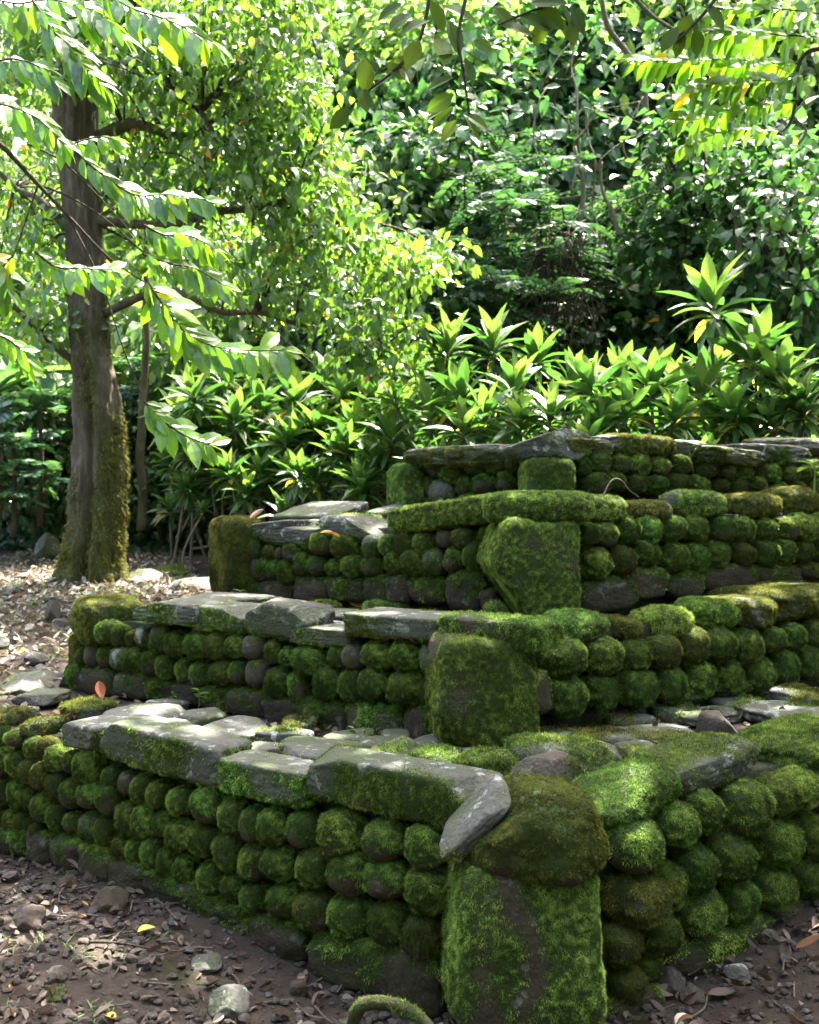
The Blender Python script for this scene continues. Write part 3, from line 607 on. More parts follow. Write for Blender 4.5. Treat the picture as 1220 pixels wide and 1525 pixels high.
lying('large plain grey slab in the middle of the lowest ledge', 476, 1122, zl, 140, .30, .06, 206, 6, (.18, -.1, 8), SL, -.3, 0, .03, [((-.7, -.5, .1), .75)], .03, group=GP)
lying('bluish dark stone behind the large plain grey slab', 562, 1113, zl, 60, .16, .07, 207, 3.5, (.2, 0, 8), SL, .2, group=GP)
lying('tilted pale stone with a mossy right face', 601, 1130, zl + .02, 66, .18, .10, 208, 4.5, (.5, .1, 8), SL, .5, .15, -.1, [((.6, -.5, .5), .7)], group=GP)
lying('lichen spotted stone between the tilted pale stone and a mossy pillow', 655, 1138, zl + .02, 78, .2, .10, 209, 3.5, (.6, .1, 8), SL, .4, .1, .05, group=GP)
lying('mossy pillow stone in front of the second corner block', 730, 1140, zl + .03, 84, .18, .11, 210, 2.8, (.95, .2, 7), MS, .0, group=GP)
lying('little green mound at the foot of the second corner block', 727, 1112, zl + .02, 38, .10, .07, 211, 2.4, (1.1, .4, 7), MS, group=GP)
lying('long humped mossy stone with white lichen spots', 832, 1125, zl + .03, 152, .26, .13, 212, 3, (.52, .1, 7), SL, .1, 0, .08, group=GP)
lying('brown wedge of rock leaning behind the corner boulder', 815, 1163, zl + .04, 104, .18, .13, 213, 5, (.25, 0, 8), ('redrock', 'olive_moss'), .3, .2, -.12, [((-.7, -.3, .6), .5), ((.3, -.8, .5), .6)], name='loose_rock', cat='rock', group=GP)
_p = at_Y(706, 1219, 3.03)
tag(link('paving_slab', stone_mesh('paving_slab', (.125, .10, .026), 5, 214, .05, 1.5, [((.8, -.5, .3), 1.1), ((-.9, .3, .2), 1.05)], 5, (.2, 0, 8), 110000, .008, [M['slab'], M['olive_moss']]), None, _p, Euler((.25, -.82, -.15))), 'thin bare slab leaning on edge between the longest capstone and the corner boulder', 'paving slab', GP)
lying('flat yellow green slab on the right of the lowest ledge', 908, 1100, zl, 112, .22, .06, 215, 4, (0.35, .1, 9), SO, .3, group=GP)
lying('round flat dark stone spotted with moss on the right ledge', 985, 1095, zl, 100, .26, .06, 216, 3.2, (0.22, .1, 10), SO, .2, group=GP)
lying('brown cube shaped rock with an orange leaf beside it', 1072, 1083, zl + .04, 58, .13, .11, 217, 5, (.1, 0, 8), ('redrock', 'olive_moss'), .5, .15, .1, [((.6, -.3, .6), .6)], name='loose_rock', cat='rock', group=GP)
lying('long grey slab behind the round spotted stone', 1052, 1066, zl, 116, .22, .05, 218, 5, (0.22, .1, 9), SO, .5, group=GP)
lying('half buried moss plank along the foot of the second wall', 888, 1068, zl, 158, .14, .07, 219, 6, (0.40, .1, 9), SO, .42, group=GP)
lying('big flat slab with mossy rim at the right frame edge', 1165, 1062, zl + .02, 110, .34, .06, 220, 5, (0.22, .1, 9), SL, .5, group=GP)
lying('tilted yellow green slab near the second wall at the right edge', 1196, 1037, zl + .03, 70, .26, .06, 221, 5, (.6, .1, 9), SO, .6, .1, 0, group=GP)
lying('flat cracked slab left of the small mound, under the third wall', 505, 917, .875, 120, .3, .05, 222, 5, (.5, .1, 9), SL, -.4, group='stones lying on the second ledge')
lying('low green cushion stone at the foot of the third wall', 484, 907, .885, 50, .13, .08, 223, 2.6, (1.0, .3, 8), MS, -.4, group='stones lying on the second ledge')
lying('grey mossy stone under the squared footing blocks of the third wall', 578, 905, .885, 72, .16, .08, 224, 3, (.7, .2, 8), SL, -.3, group='stones lying on the second ledge')
lying('round green stone tucked left of the huge tapering block', 738, 914, .93, 34, .12, .11, 225, 2.5, (.9, .3, 8), MS, group='stones lying on the second ledge')
lying('small dark stone on the second ledge left of two flat ones', 1028, 883, .90, 46, .14, .08, 226, 3, (.3, .1, 8), SO, .2, group='stones lying on the second ledge')
lying('olive round stone on the second ledge by the third wall', 1111, 871, .91, 38, .14, .08, 227, 2.6, (.9, .2, 8), OL, .2, group='stones lying on the second ledge')
lying('flat olive slab on the second ledge behind the green pillows', 978, 897, .89, 70, .2, .05, 228, 5, (.6, .2, 8), SO, .4, group='stones lying on the second ledge')
lying('pale slab farthest right on the second ledge', 1180, 868, .92, 90, .3, .05, 229, 5, (.4, .1, 8), SL, .5, group='stones lying on the second ledge')
for q_, (x_, y_, w_) in enumerate([(300, 1070, 66), (425, 1098, 84), (520, 1102, 78), (165, 1082, 56), (62, 1038, 70), (395, 1120, 54), (548, 1146, 60), (640, 1112, 52), (312, 1098, 60), (690, 1128, 60), (772, 1108, 64), (865, 1142, 70), (880, 1120, 76), (955, 1122, 60), (1022, 1110, 70), (935, 1076, 74), (1010, 1062, 70), (1105, 1052, 80), (1132, 1034, 66), (1060, 1042, 62), (1185, 1084, 80), (445, 1080, 50), (590, 1104, 44), (250, 1052, 46), (830, 1096, 60)]):
    lying('small flat slab filling a gap in the paving of the lowest ledge', x_, y_, .482 + RNG.normal(0, .006), w_, RNG.uniform(.14, .26), .06, 250 + q_, 5, (RNG.uniform(.1, .55), 0, 9), SL if q_ % 3 else SO, (-.45 if x_ < 700 else .45) + RNG.normal(0, .3), RNG.normal(0, .04), RNG.normal(0, .04), [((RNG.normal(), RNG.normal(), .1), .95), ((RNG.normal(), RNG.normal(), .1), .95)], .04, group='small slabs filling the lowest ledge')
# rocks on the bare ground
def on_ground(px, py, z):
    for _ in range(8):
        p = at_z(px, py, z); z = .5 * z + .5 * float(ground_h(np.array([p[0]]), np.array([p[1]]))[0])
    return z
GR = 'loose rocks on the soil'
def rock(label, px, py, z, wpx, seed, hf=.75, mats=('redrock', 'olive_moss'), moss=(.05, 0, 8), k=3.0, cuts=((.6, -.3, .6), (-.5, -.4, .7)), df=.9, yaw=0.0, group=GR):
    z = on_ground(px, py, z)
    p = at_z(px, py, z); w = wpx * p[1] / F0
    me = stone_mesh('rock', (w / 2, w / 2 * df, w / 2 * hf), k, seed, .09, 1.6, [(c, .68) for c in cuts], 4, moss, 110000, .008, [M[m] for m in mats])
    o = link('rock', me, None, (p[0], p[1], z + w * hf * .22), Euler((.1, -.1, yaw))); return tag(o, label, 'rock', group)
rock('dark rounded rock near the foot of the lowest left wall', 166, 1352, .0, 52, 301, .8, ('cobble', 'olive_moss'), (.15, .1, 8), 2.6)
rock('reddish brown rock at the lower left', 42, 1380, .0, 48, 302, .85, k=3.6)
rock('smooth tan rock at the bottom among dry leaves', 341, 1506, .0, 60, 303, .8, ('slab', 'olive_moss'), (.1, 0, 8), 3)
rock('small black rock left of the dark rounded one', 100, 1320, .0, 30, 304, .7, ('cobble', 'olive_moss'))
rock('reddish pebble sized rock at the left margin of the soil', 85, 1458, .0, 30, 305, .8)
rock('flat grey rock on the soil under the wall', 308, 1440, .0, 48, 306, .4, ('slab', 'olive_moss'))
rock('greenish flat rock low on the left soil', 78, 1484, .0, 38, 307, .3, ('slab', 'olive_moss'), (.35, 0, 8))
rock('brown wedge shaped rock at the foot of the lowest right wall', 995, 1478, .0, 52, 308, .9, ('redrock', 'olive_moss'), (.15, 0, 8), 4)
rock('round dark nut like stone among dead leaves by the corner', 444, 1478, .0, 26, 309, .9, ('cobble', 'olive_moss'), cuts=())
rock('reddish rock beside the long footing stone on the right', 1148, 1402, .0, 26, 310, .9)
rock('bluish flat rock on the soil at the lower right', 1098, 1452, .0, 36, 311, .5, ('slab', 'olive_moss'))
rock('brownish rock half sunk in the soil at the lower right', 1030, 1488, .0, 36, 312, .6)
rock('pale upright stone standing left of the big tree', 71, 832, .60, 38, 313, 1.35, ('slab', 'olive_moss'), (.3, 0, 8), 3, group='stones around the big tree')
rock('bluish grey stone lying right of the big tree', 214, 868, .66, 54, 314, .5, ('slab', 'olive_moss'), (.2, 0, 8), 3.5, group='stones around the big tree')
rock('flat mossy stone behind the end of the second wall', 255, 856, .66, 60, 315, .3, ('slab', 'moss'), (.6, .2, 8), 3.5, group='stones around the big tree')
rock('grey slab like stone between the tree and third wall', 285, 876, .62, 70, 316, .25, ('slab', 'olive_moss'), (.15, 0, 8), 4, group='stones around the big tree')
rock('short brown stump of stone standing in the left litter', 79, 926, .48, 22, 317, 2.0, ('redrock', 'olive_moss'), (.1, 0, 8), 5, group='stones around the big tree')
rock('round black stone beside the end of the second wall', 107, 1022, .49, 13, 318, 1.0, ('cobble', 'olive_moss'), cuts=(), group='stones around the big tree')
rock('grey flat stone at the far left of the lowest ledge', 40, 1026, .49, 90, 319, .3, ('slab', 'olive_moss'), (.2, 0, 8), 3.5, group='stones around the big tree')
rock('small dark stone left of the tan mossy slab', 88, 1048, .49, 32, 320, .7, ('slab', 'olive_moss'), (.3, 0, 8), 2.8, group='stones around the big tree')

# ------------------------------------------------------------------ leaves
def leaf_tpl(n=3, width=.4, fold=.25, bend=.25, shape=.45, pinch=1.0):
    """leaf along +Y from 0..1, normal +Z"""
    ts = np.linspace(0, 1, n + 1)
    V = []; 
    def bendz(t): return -bend * t * t
    for t in ts: V.append((0, t, bendz(t)))
    L0 = len(V)
    for side in (-1, 1):
        for t in ts[1:-1]:
            w = width * .5 * (math.sin(math.pi * t ** (math.log(.5) / math.log(shape))) ** .75) * pinch
            V.append((side * w, t - .02, bendz(t) + fold * w))
    F = []
    m = n - 1
    for si, side in enumerate((-1, 1)):
        b = L0 + si * m
        tri = [(0, 1, b)]
        for i in range(m - 1): tri += [(1 + i, 2 + i, b + i + 1), (1 + i, b + i + 1, b + i)]
        tri += [(m, n, b + m - 1)]
        for t in tri: F.append(t if side > 0 else t[::-1])
    return np.array(V, float), np.array([f[::-1] for f in F])
def scatter(bag, tpl, P, D, U, S, tint, mat=0):
    TV, TF = tpl
    P = np.asarray(P, float); n = len(P)
    y = unit(np.asarray(D, float)); x = unit(np.cross(y, U)); z = np.cross(x, y)
    S = np.broadcast_to(np.asarray(S, float), (n,))
    Q = (x[:, None, :] * TV[None, :, 0:1] + y[:, None, :] * TV[None, :, 1:2] + z[:, None, :] * TV[None, :, 2:3]) * S[:, None, None] + P[:, None, :]
    F = (TF[None] + (np.arange(n) * len(TV))[:, None, None]).reshape(-1, 3)
    bag.add(Q.reshape(-1, 3), F, mat, np.repeat(np.broadcast_to(tint, (n,)), len(TF)), False)
def tube(bag, pts, rad, seg=8, mat=0, moss=0.0, tint=.5, rough=0.0, seed=0, steps=4, wob=0.0, lobes=None):
    P = np.asarray(pts, float)
    # smooth the polyline
    m = len(P); tt = np.linspace(0, m - 1, (m - 1) * steps + 1)
    def cr(i, t):
        p0, p1, p2, p3 = P[max(i - 1, 0)], P[i], P[min(i + 1, m - 1)], P[min(i + 2, m - 1)]
        return .5 * (2 * p1 + (p2 - p0) * t + (2 * p0 - 5 * p1 + 4 * p2 - p3) * t * t + (3 * p1 - p0 - 3 * p2 + p3) * t ** 3)
    C = np.array([cr(min(int(t), m - 2), t - min(int(t), m - 2)) for t in tt])
    R = np.interp(tt, np.arange(m), rad)
    if wob: C = C + wob * np.stack([vnoise(C * 2.3 + 5, seed + q) for q in range(3)], 1)
    T = unit(np.gradient(C, axis=0))
    ref = np.array([0, 1, 0.]) if abs(T[0][2]) > .7 else np.array([0, 0, 1.])
    A = unit(np.cross(T, ref)); B = np.cross(T, A)
    th = np.linspace(0, 2 * math.pi, seg, endpoint=False)
    rr = np.ones((len(C), seg)) * R[:, None]
    if lobes is not None: rr = rr * lobes(C, th)
    V = C[:, None, :] + A[:, None, :] * (np.cos(th)[None, :, None] * rr[:, :, None]) + B[:, None, :] * (np.sin(th)[None, :, None] * rr[:, :, None])
    V = V.reshape(-1, 3)
    if rough: V = V + unit(V - np.repeat(C, seg, 0)) * (rough * fbm(V * 6 + seed, 4, seed))[:, None]
    F = []
    for i in range(len(C) - 1):
        for j in range(seg):
            a, b = i * seg + j, i * seg + (j + 1) % seg
            F += [(a, b, b + seg), (a, b + seg, a + seg)]
    V = np.vstack([V, C[0], C[-1]]); e = len(V)
    for j in range(seg):
        F.append((j, e - 2, (j + 1) % seg)); k = (len(C) - 1) * seg; F.append((k + j, k + (j + 1) % seg, e - 1))
    mv = moss(V) if callable(moss) else moss
    bag.add(V, F, mat, tint, True, mv)
    return C

LEAF3 = leaf_tpl(3, .55, .3, .25, .42); LEAF4 = leaf_tpl(4, .5, .3, .3, .42)
HEART = leaf_tpl(4, .95, .25, .2, .3); OVAL = leaf_tpl(4, .52, .25, .15, .52); LEAFLET = leaf_tpl(4, .40, .22, .22, .55)

def sunfoot(P):   # where the shadow of a point falls on the plane z = 0.6
    t = (P[:, 2] - .6) / SUN[2]
    return P[:, 0] - SUN[0] * t, P[:, 1] - SUN[1] * t

# big tree on the left -------------------------------------------------
TY = 10.0
tp = [(140, 868, 62), (140, 835, 52), (146, 780, 45), (148, 700, 44), (147, 620, 43), (139, 560, 37), (133, 500, 33), (128, 400, 32), (121, 300, 31), (115, 200, 34), (112, 120, 34), (104, 0, 32), (98, -130, 30), (96, -300, 24)]
base = at_Y(140, 862, TY)
tree = empty('broadleaf_tree', base, 'old broad leaved tree with a thick mossy fluted trunk on the left', 'tree')
def tlobes(C, th):
    z = C[:, 2:3] - base[2]
    g = np.exp(-((np.angle(np.exp(1j * (th[None, :] - GROOVE)))) / .22) ** 2)
    g2 = np.exp(-((np.angle(np.exp(1j * (th[None, :] - GROOVE - 2.2)))) / .3) ** 2)
    lowf = np.clip(2.3 - z, 0, 2.3) / 2.3
    return 1 - (.5 * lowf ** .7 + .06) * g - .2 * lowf * g2 + .10 * lowf * np.cos(3 * th[None, :] + 1) + .05 * np.cos(2 * th[None, :] + z) + .022 * np.cos(11 * th[None, :] + 3 * np.sin(2.1 * z)) + .015 * np.cos(23 * th[None, :] + 4 * np.sin(3.7 * z + 1)) + .03 * np.cos(5 * th[None, :] - 2 * z)
pts = np.array([at_Y(a, b, TY) for a, b, r in tp]) - base; rad = [r * .9 * TY / F0 for a, b, r in tp]
GROOVE = 1.45
bag = Bag()
def tmoss(V):
    low = np.clip(1.2 - (V[:, 2]) / 4.2, .3, 1)
    return sstep(-.35, .6, low - .84 + .9 * fbm(V * np.array([5, 5, 1.6]), 4, 12)) * .9
_b = base.copy(); base = np.array([0, 0, 0.])
tube(bag, pts, rad, 110, 0, tmoss, .5, .04, 4, 14, 0, tlobes)
base = _b
Vt, Ft = bag.V[0], bag.F[0]
Nt = vnormals(Vt, Ft); mt = np.maximum(tmoss(Vt), 0)
add_blades(bag, Vt, Ft, Nt, mt * (Vt[:, 2] < 3), 9000, .03, .7, 1)
link('trunk', bag.mesh('trunk', [M['bark'], M['olive_moss']]), tree)
def limb(pxs, Y, r0, r1, name='limb', parent=tree, b0=base):
    P = np.array([at_Y(a, b, Y + (TY - Y) * max(0, 1 - i / 2)) for i, (a, b) in enumerate(pxs)]) - b0
    bag = Bag(); tube(bag, P, np.linspace(r0, r1, len(P)), 8, 0, .3, .5, .012, 3, 5, .02)
    link(name, bag.mesh(name, [M['bark']]), parent); return P + b0
_l = limb
def limb(p, Y, a, b): return _l(p, Y, a * .62, b * .6)
limbs = [limb([(120, 215), (185, 188), (220, 190), (255, 202), (300, 190), (360, 150)], 9.9, .11, .03),
         limb([(110, 60), (200, 20), (300, -10), (390, 22), (440, 10)], 9.8, .11, .04),
         limb([(255, 120), (275, 145), (300, 168), (322, 218), (300, 250), (312, 290), (290, 345)], 9.5, .05, .02),
         limb([(135, 330), (240, 335), (310, 318), (370, 312), (440, 300), (500, 330), (530, 362), (560, 395)], 9.6, .08, .02),
         limb([(440, 300), (475, 348), (520, 350), (570, 335)], 9.6, .035, .012),
         limb([(150, 470), (220, 440), (275, 440), (330, 465), (385, 465), (440, 482), (500, 500), (560, 540)], 9.5, .07, .018),
         limb([(112, 540), (60, 495), (20, 455), (-40, 440)], 9.7, .06, .04),
         limb([(380, 465), (430, 510), (470, 545)], 9.5, .025, .008),
         limb([(110, 350), (60, 300), (20, 280), (-60, 200)], 10.2, .09, .03)]
blobs = [(115, 60, 60, 70, 9.4), (60, 30, 60, 50, 9.6), (300, 90, 130, 95, 9.6), (430, 110, 75, 110, 9.5), (240, 250, 110, 90, 10.2), (390, 240, 120, 80, 9.6), (480, 320, 90, 70, 9.4), (590, 395, 75, 45, 9.3), (540, 465, 90, 50, 9.3), (420, 410, 120, 60, 9.6),
         (50, 330, 90, 110, 10.6), (30, 100, 80, 120, 10.8), (300, 370, 90, 60, 10.4), (560, 520, 55, 30, 9.2), (350, 0, 160, 60, 9.6), (200, 60, 100, 80, 10.4), (470, 220, 50, 70, 9.3), (150, -140, 300, 120, 10.5), (640, 390, 35, 25, 9.2), (60, 480, 60, 60, 10.2)]
bag = Bag()
twP = []
for (bx, by, rx, ry, Y) in blobs:
    nt_ = int(max(12, rx * ry / 150))
    for _ in range(nt_):
        v = RNG.normal(size=3); v = v / np.linalg.norm(v) * RNG.random() ** .45
        twP.append(at_Y(bx + v[0] * rx, by + v[1] * ry, Y + v[2] * .9))
twP = np.array(twP)
nL = 15
P = np.repeat(twP, nL, 0) + RNG.normal(0, .14, (len(twP) * nL, 3)) * np.array([1, 1, .8])
D = unit(RNG.normal(0, .6, P.shape) + np.array([.1, -.25, -.75]))
U = unit(RNG.normal(0, .55, P.shape) + np.array([0, -.3, .8]))
scatter(bag, LEAF4, P - base, D, U, RNG.uniform(.075, .14, len(P)), np.clip(RNG.beta(2, 2.2, len(P)) * .95 + (RNG.random(len(P)) > .975) * .5, 0, 1))
for i in range(0, len(twP), 2):
    j = np.argmin(np.linalg.norm(np.concatenate(limbs) - twP[i], axis=1)); q = np.concatenate(limbs)[j]
    if np.linalg.norm(q - twP[i]) < 1.4: tube(bag, np.array([q, (q + twP[i]) / 2 + [0, 0, .06], twP[i]]) - base, [.012, .009, .004], 4, 1, 0, .5, 0, 0, 2)
crown = link('crown', bag.mesh('crown', [M['crown_leaf'], M['twig']]), tree)

# hillside cover and thicket ------------------------------------------
def cover(name, label, x0, x1, y0, y1, n, tpl, size, mat, lumpf, lumpa, seed, keep, cat='ground cover'):
    x = RNG.uniform(x0, x1, n); y = RNG.uniform(y0, y1, n)
    z = hill_h(x, y)
    P3 = np.stack([x, y, z], 1)
    lump = np.clip(fbm(P3 * lumpf, 4, seed) + .15, -.3, 1)
    off = lump * lumpa
    e = .25
    gx_ = (hill_h(x + e, y) - hill_h(x - e, y)) / (2 * e); gy_ = (hill_h(x, y + e) - hill_h(x, y - e)) / (2 * e)
    Nn = unit(np.stack([-gx_, -gy_, np.ones(n)], 1))
    depth = RNG.random(n) ** 2 * .5
    P = P3 + Nn * (off - depth + .15)[:, None]
    ok = keep(P, lump) & (P[:, 2] > ground_h(x, y) + .05)
    P, Nn = P[ok], Nn[ok]; m = len(P)
    D = unit(RNG.normal(0, .55, P.shape) + np.array([0, -.45, -.55]))
    U = unit(RNG.normal(0, .45, P.shape) + Nn * .4 + np.array([0, -.1, .75]))
    bag = Bag()
    scatter(bag, tpl, P, D, U, RNG.uniform(size[0], size[1], m), np.clip(RNG.beta(2, 2, m) * .9 + (RNG.random(m) > .992) * .6 + .12 * fbm(P * .5, 3, seed + 4), 0, 1))
    o = link(name, bag.mesh(name, [M[mat]])); return tag(o, label, cat, kind='stuff')
inview = lambda P: (np.abs(P[:, 0]) < .47 * P[:, 1] + 1.2) & (P[:, 2] < 1.45 + .56 * P[:, 1] + 1)
cover('creepers', 'heart leaved creepers smothering the steep bank on the right', .5, 9, 9.5, 18, 22000, HEART, (.12, .24), 'hill_leaf', .9, .8, 71, lambda P, l: inview(P) & (l > -.22))
cover('undergrowth', 'dense bright green undergrowth filling the slope on the left', -15, 1.2, 10.2, 32, 42000, LEAF3, (.17, .36), 'thicket_leaf', .55, 1.3, 72, lambda P, l: inview(P) & (l > -.25))

n = 5200
x = RNG.uniform(-9, .3, n); y = RNG.uniform(11.8, 17, n); ok = (y > 12.2 - .1 * x) & (np.abs(x) < .45 * y + .5); x, y = x[ok], y[ok]; n = len(x)
z = np.maximum(ground_h(x, y), hill_h(x, y)) + RNG.random(n) ** 1.4 * (.5 + .6 * sstep(-.2, .4, fbm(np.stack([x, y, x * 0], 1) * .9, 3, 8)))
bag = Bag(); scatter(bag, LEAF3, np.stack([x, y, z], 1), unit(RNG.normal(0, .6, (n, 3)) + [0, -.3, -.2]), unit(RNG.normal(0, .4, (n, 3)) + [0, -.1, .8]), RNG.uniform(.14, .26, n), RNG.beta(2, 2, n))
tag(link('low_plants', bag.mesh('low_plants', [M['dark_leaf']])), 'low dark leafy plants edging the litter at the left', 'ground cover', kind='stuff')

# trees on the slope --------------------------------------------------
def crown_mesh(name, R, n, tpl, size, mat, seed, hang=.5, clumps=60):
    r = np.random.default_rng(seed)
    c = unit(r.normal(size=(clumps, 3))) * (r.random((clumps, 1)) ** .4) * np.array(R)
    per = n // clumps
    P = np.repeat(c, per, 0) + r.normal(0, .17, (per * clumps, 3)) * np.mean(R)
    D = unit(unit(P) * .5 + r.normal(0, .5, P.shape) + np.array([0, 0, -hang]))
    U = unit(r.normal(0, .5, P.shape) + np.array([0, 0, 1.]) + unit(P) * .4)
    bag = Bag(); scatter(bag, tpl, P, D, U, r.uniform(size[0], size[1], len(P)), np.clip(r.beta(2, 2, len(P)), 0, 1))
    for q in c[::2]: tube(bag, [(0, 0, -R[2] * 1.0), q * .5 + np.array([0, 0, -R[2] * .2]), q], [.05, .03, .01], 5, 1, 0, .5, 0, 0, 3, .05)
    return bag.mesh(name, [M[mat], M['twig']])
def pinnate_cluster(bag, c, n, L, nleaf, lsize, r, tpl=None):
    """a spray of feathery compound leaves radiating from c"""
    tpl = tpl or LEAFLET
    for i in range(n):
        a = r.uniform(0, 2 * math.pi); el = r.uniform(-.1, .8)
        d0 = np.array([math.cos(a) * math.cos(el), math.sin(a) * math.cos(el), math.sin(el)])
        t = np.linspace(0, 1, nleaf)
        R_ = c + d0 * (L * t)[:, None] + np.array([0, 0, -1.]) * (L * .45 * t ** 2)[:, None]
        T = unit(np.gradient(R_, axis=0)); side = unit(np.cross(T, [0, 0, 1.]))
        for s in (-1, 1):
            D = unit(T * .4 + side * s * .85 + np.array([0, 0, -.25]) + r.normal(0, .08, T.shape))
            scatter(bag, tpl, R_, D, unit(np.cross(D, T) * -s + [0, 0, .8]), lsize * np.sin(np.pi * (.12 + .82 * t)) ** .5, r.uniform(0, 1, nleaf))
        tube(bag, R_[[0, nleaf // 3, 2 * nleaf // 3, -1]], [.012, .009, .006, .003], 4, 1, 0, .5, 0, 0, 2)
def feather_crown(name, R, n, seed, mat):
    r = np.random.default_rng(seed); bag = Bag()
    for i in range(n):
        c = unit(r.normal(size=3)) * r.random() ** .4 * np.array(R)
        pinnate_cluster(bag, c, 5, .55, 9, .16, r)
    return bag.mesh(name, [M[mat], M['twig']])
CR = [crown_mesh('crown_mesh', (1.5, 1.3, 1.2), 2600, LEAF3, (.13, .24), 'hill_leaf', 501), crown_mesh('crown_mesh', (1.7, 1.5, 1.5), 2600, LEAF3, (.14, .26), 'thicket_leaf', 502),
      crown_mesh('crown_mesh', (1.3, 1.2, 1.4), 2400, HEART, (.11, .18), 'hill_leaf', 503), feather_crown('crown_mesh', (1.3, 1.2, 1.4), 42, 504, 'dark_leaf'), feather_crown('crown_mesh', (1.2, 1.2, 1.2), 36, 505, 'dark_leaf')]
def slope_tree(label, px, py, Y, ci, sc, group='trees on the slope behind the platform', tr=.06, lean=0.0):
    c = at_Y(px, py, Y); bz = max(hill_h(np.array([c[0]]), np.array([Y + .3]))[0], ground_h(np.array([c[0]]), np.array([Y]))[0]) - .2
    bz = min(bz, c[2] - .8)
    root = empty('slope_tree', (c[0] - lean, Y + .3, bz), label, 'tree', group)
    b = np.array([c[0] - lean, Y + .3, bz])
    bag = Bag(); h = c - b
    tube(bag, [(0, 0, -.3), h * .35 + np.array([.08, 0, 0]), h * .75, h], [tr * 1.2, tr, tr * .8, tr * .5], 8, 0, .2, .5, .01, 3, 5, .04)
    link('trunk', bag.mesh('trunk', [M['bark']]), root)
    link('crown', CR[ci], root, h, (0, 0, RNG.uniform(0, 6.28)), (sc, sc, sc * RNG.uniform(.85, 1.1)))
    return root
slope_tree('dark feathery leaved tree in the shade at the centre of the slope', 730, 400, 12.2, 3, 1.0)
slope_tree('lower dark feathery shrub tree behind the ti plants at centre', 690, 480, 11.6, 4, .75)
slope_tree('dark feathery tree left of the twiggy gap on the slope', 790, 330, 13.4, 3, 1.0)
slope_tree('deep green round leaved tree below the hanging dark branch', 620, 260, 14.5, 0, 1.05)
slope_tree('pale bushy tree with white glinting leaves above the centre', 560, 330, 14.0, 1, .8)
slope_tree('tall green tree at the top centre of the slope', 640, 90, 16.5, 1, 1.2)
slope_tree('yellow green tree behind the hanging dark branch', 780, 150, 16.0, 0, 1.25)
slope_tree('heart leaved bushy tree at the right edge of the slope', 1180, 360, 11.4, 2, .8)
slope_tree('bushy tree under the feathery sprays at top right', 1060, 300, 12.6, 2, .95)
slope_tree('tree with open top high on the right of the slope', 900, 60, 17.5, 0, 1.3)
slope_tree('tree closing the top right corner of the slope', 1150, 60, 15.5, 1, 1.2)
slope_tree('pale tree filling the gap right of the thick trunk', 330, 470, 14.0, 1, .9)
slope_tree('sunny tree crown beyond the thick trunk at upper left', 200, 150, 17.0, 1, 1.5)
slope_tree('sunny low tree left of the thick trunk', 30, 420, 15.0, 1, 1.0)
slope_tree('bright tree high behind the broad leaved crown', 430, 60, 18.0, 1, 1.5)
slope_tree('dark leaved shrub low between trunk and ti plants', 230, 640, 13.0, 4, .7)
for q_, (bx_, by_, Y_, c_, s_) in enumerate([(40, 690, 12.8, 0, .62), (95, 650, 13.6, 1, .7), (-10, 640, 13.2, 2, .7), (250, 690, 13.0, 2, .55)]):
    slope_tree(['round dark bush at the edge of the clearing left of the thick trunk', 'pale bush just behind the thick trunk on its left side', 'bush at the left frame edge above the litter', 'bush low between the thick trunk and the small young ti plants'][q_], bx_, by_, Y_, c_, s_, 'bushes at the edge of the clearing')
slope_tree('shaded shrub behind the ti plants at the left', 400, 640, 13.4, 0, .7)

# bare trunks, snags and vines on the right slope
def stem(name, label, cat, pxs, Y, r0, r1, mat='bark', group=None, wob=.03, sprout=0):
    P = np.array([at_Y(a, b, Y + (c[0] if c else 0)) for a, b, *c in pxs]); b0 = P[0].copy()
    bag = Bag(); tube(bag, P - b0, np.linspace(r0, r1, len(P)), 8, 0, .1, .5, .008, 9, 6, wob)
    for i in range(sprout):
        q = P[RNG.integers(1, len(P))] - b0; e = q + RNG.normal(0, .35, 3); tube(bag, [q, (q + e) / 2 + RNG.normal(0, .05, 3), e], [r1 * .7, r1 * .5, r1 * .2], 5, 0, 0, .5, 0, 1, 4, .03)
    o = link(name, bag.mesh(name, [M[mat]]), None, b0); return tag(o, label, cat, group)
GV = 'bare stems on the right slope'
stem('leaning_trunk', 'thin grey trunk leaning across the top right of the slope', 'tree trunk', [(985, 270), (965, 190), (955, 120), (930, 75), (905, 40), (895, -20)], 13.0, .05, .03, 'bark', GV)
stem('leaning_trunk', 'short pale trunk standing above the heart leaved creepers', 'tree trunk', [(1097, 420), (1098, 380), (1096, 340), (1092, 300)], 11.2, .045, .035, 'pale_stem', GV)
stem('snag', 'broken upright snag draped in dead vines', 'dead wood', [(858, 450), (862, 380), (865, 300), (852, 210)], 12.0, .045, .02, 'pale_stem', GV, .05, 6)
stem('snag', 'dead split stem hanging right of the broken snag', 'dead wood', [(915, 360), (905, 320), (893, 290), (897, 240)], 12.2, .03, .015, 'pale_stem', GV, .06, 6)
stem('leaning_trunk', 'slanting branch crossing the top right of the slope', 'tree trunk', [(930, -10), (970, 25), (1000, 45), (1040, 75)], 12.6, .03, .02, 'bark', GV)
for q, (x0, yt, yb, Y) in enumerate([(812, 120, 330, 12.6), (878, 160, 420, 12.2), (945, 150, 330, 12.6), (1000, 160, 260, 12.4), (1170, 180, 230, 9.0), (845, 40, 300, 12.8)]):
    stem('vine', 'slender bare vine hanging down the right slope', 'vine', [(x0 + RNG.normal(0, 6), yb), (x0 + RNG.normal(0, 10), yb * .6 + yt * .4), (x0 + RNG.normal(0, 10), yb * .3 + yt * .7), (x0 + RNG.normal(0, 8), yt)], Y, .012, .010, 'pale_stem', 'bare vines on the right slope', .08, 2)
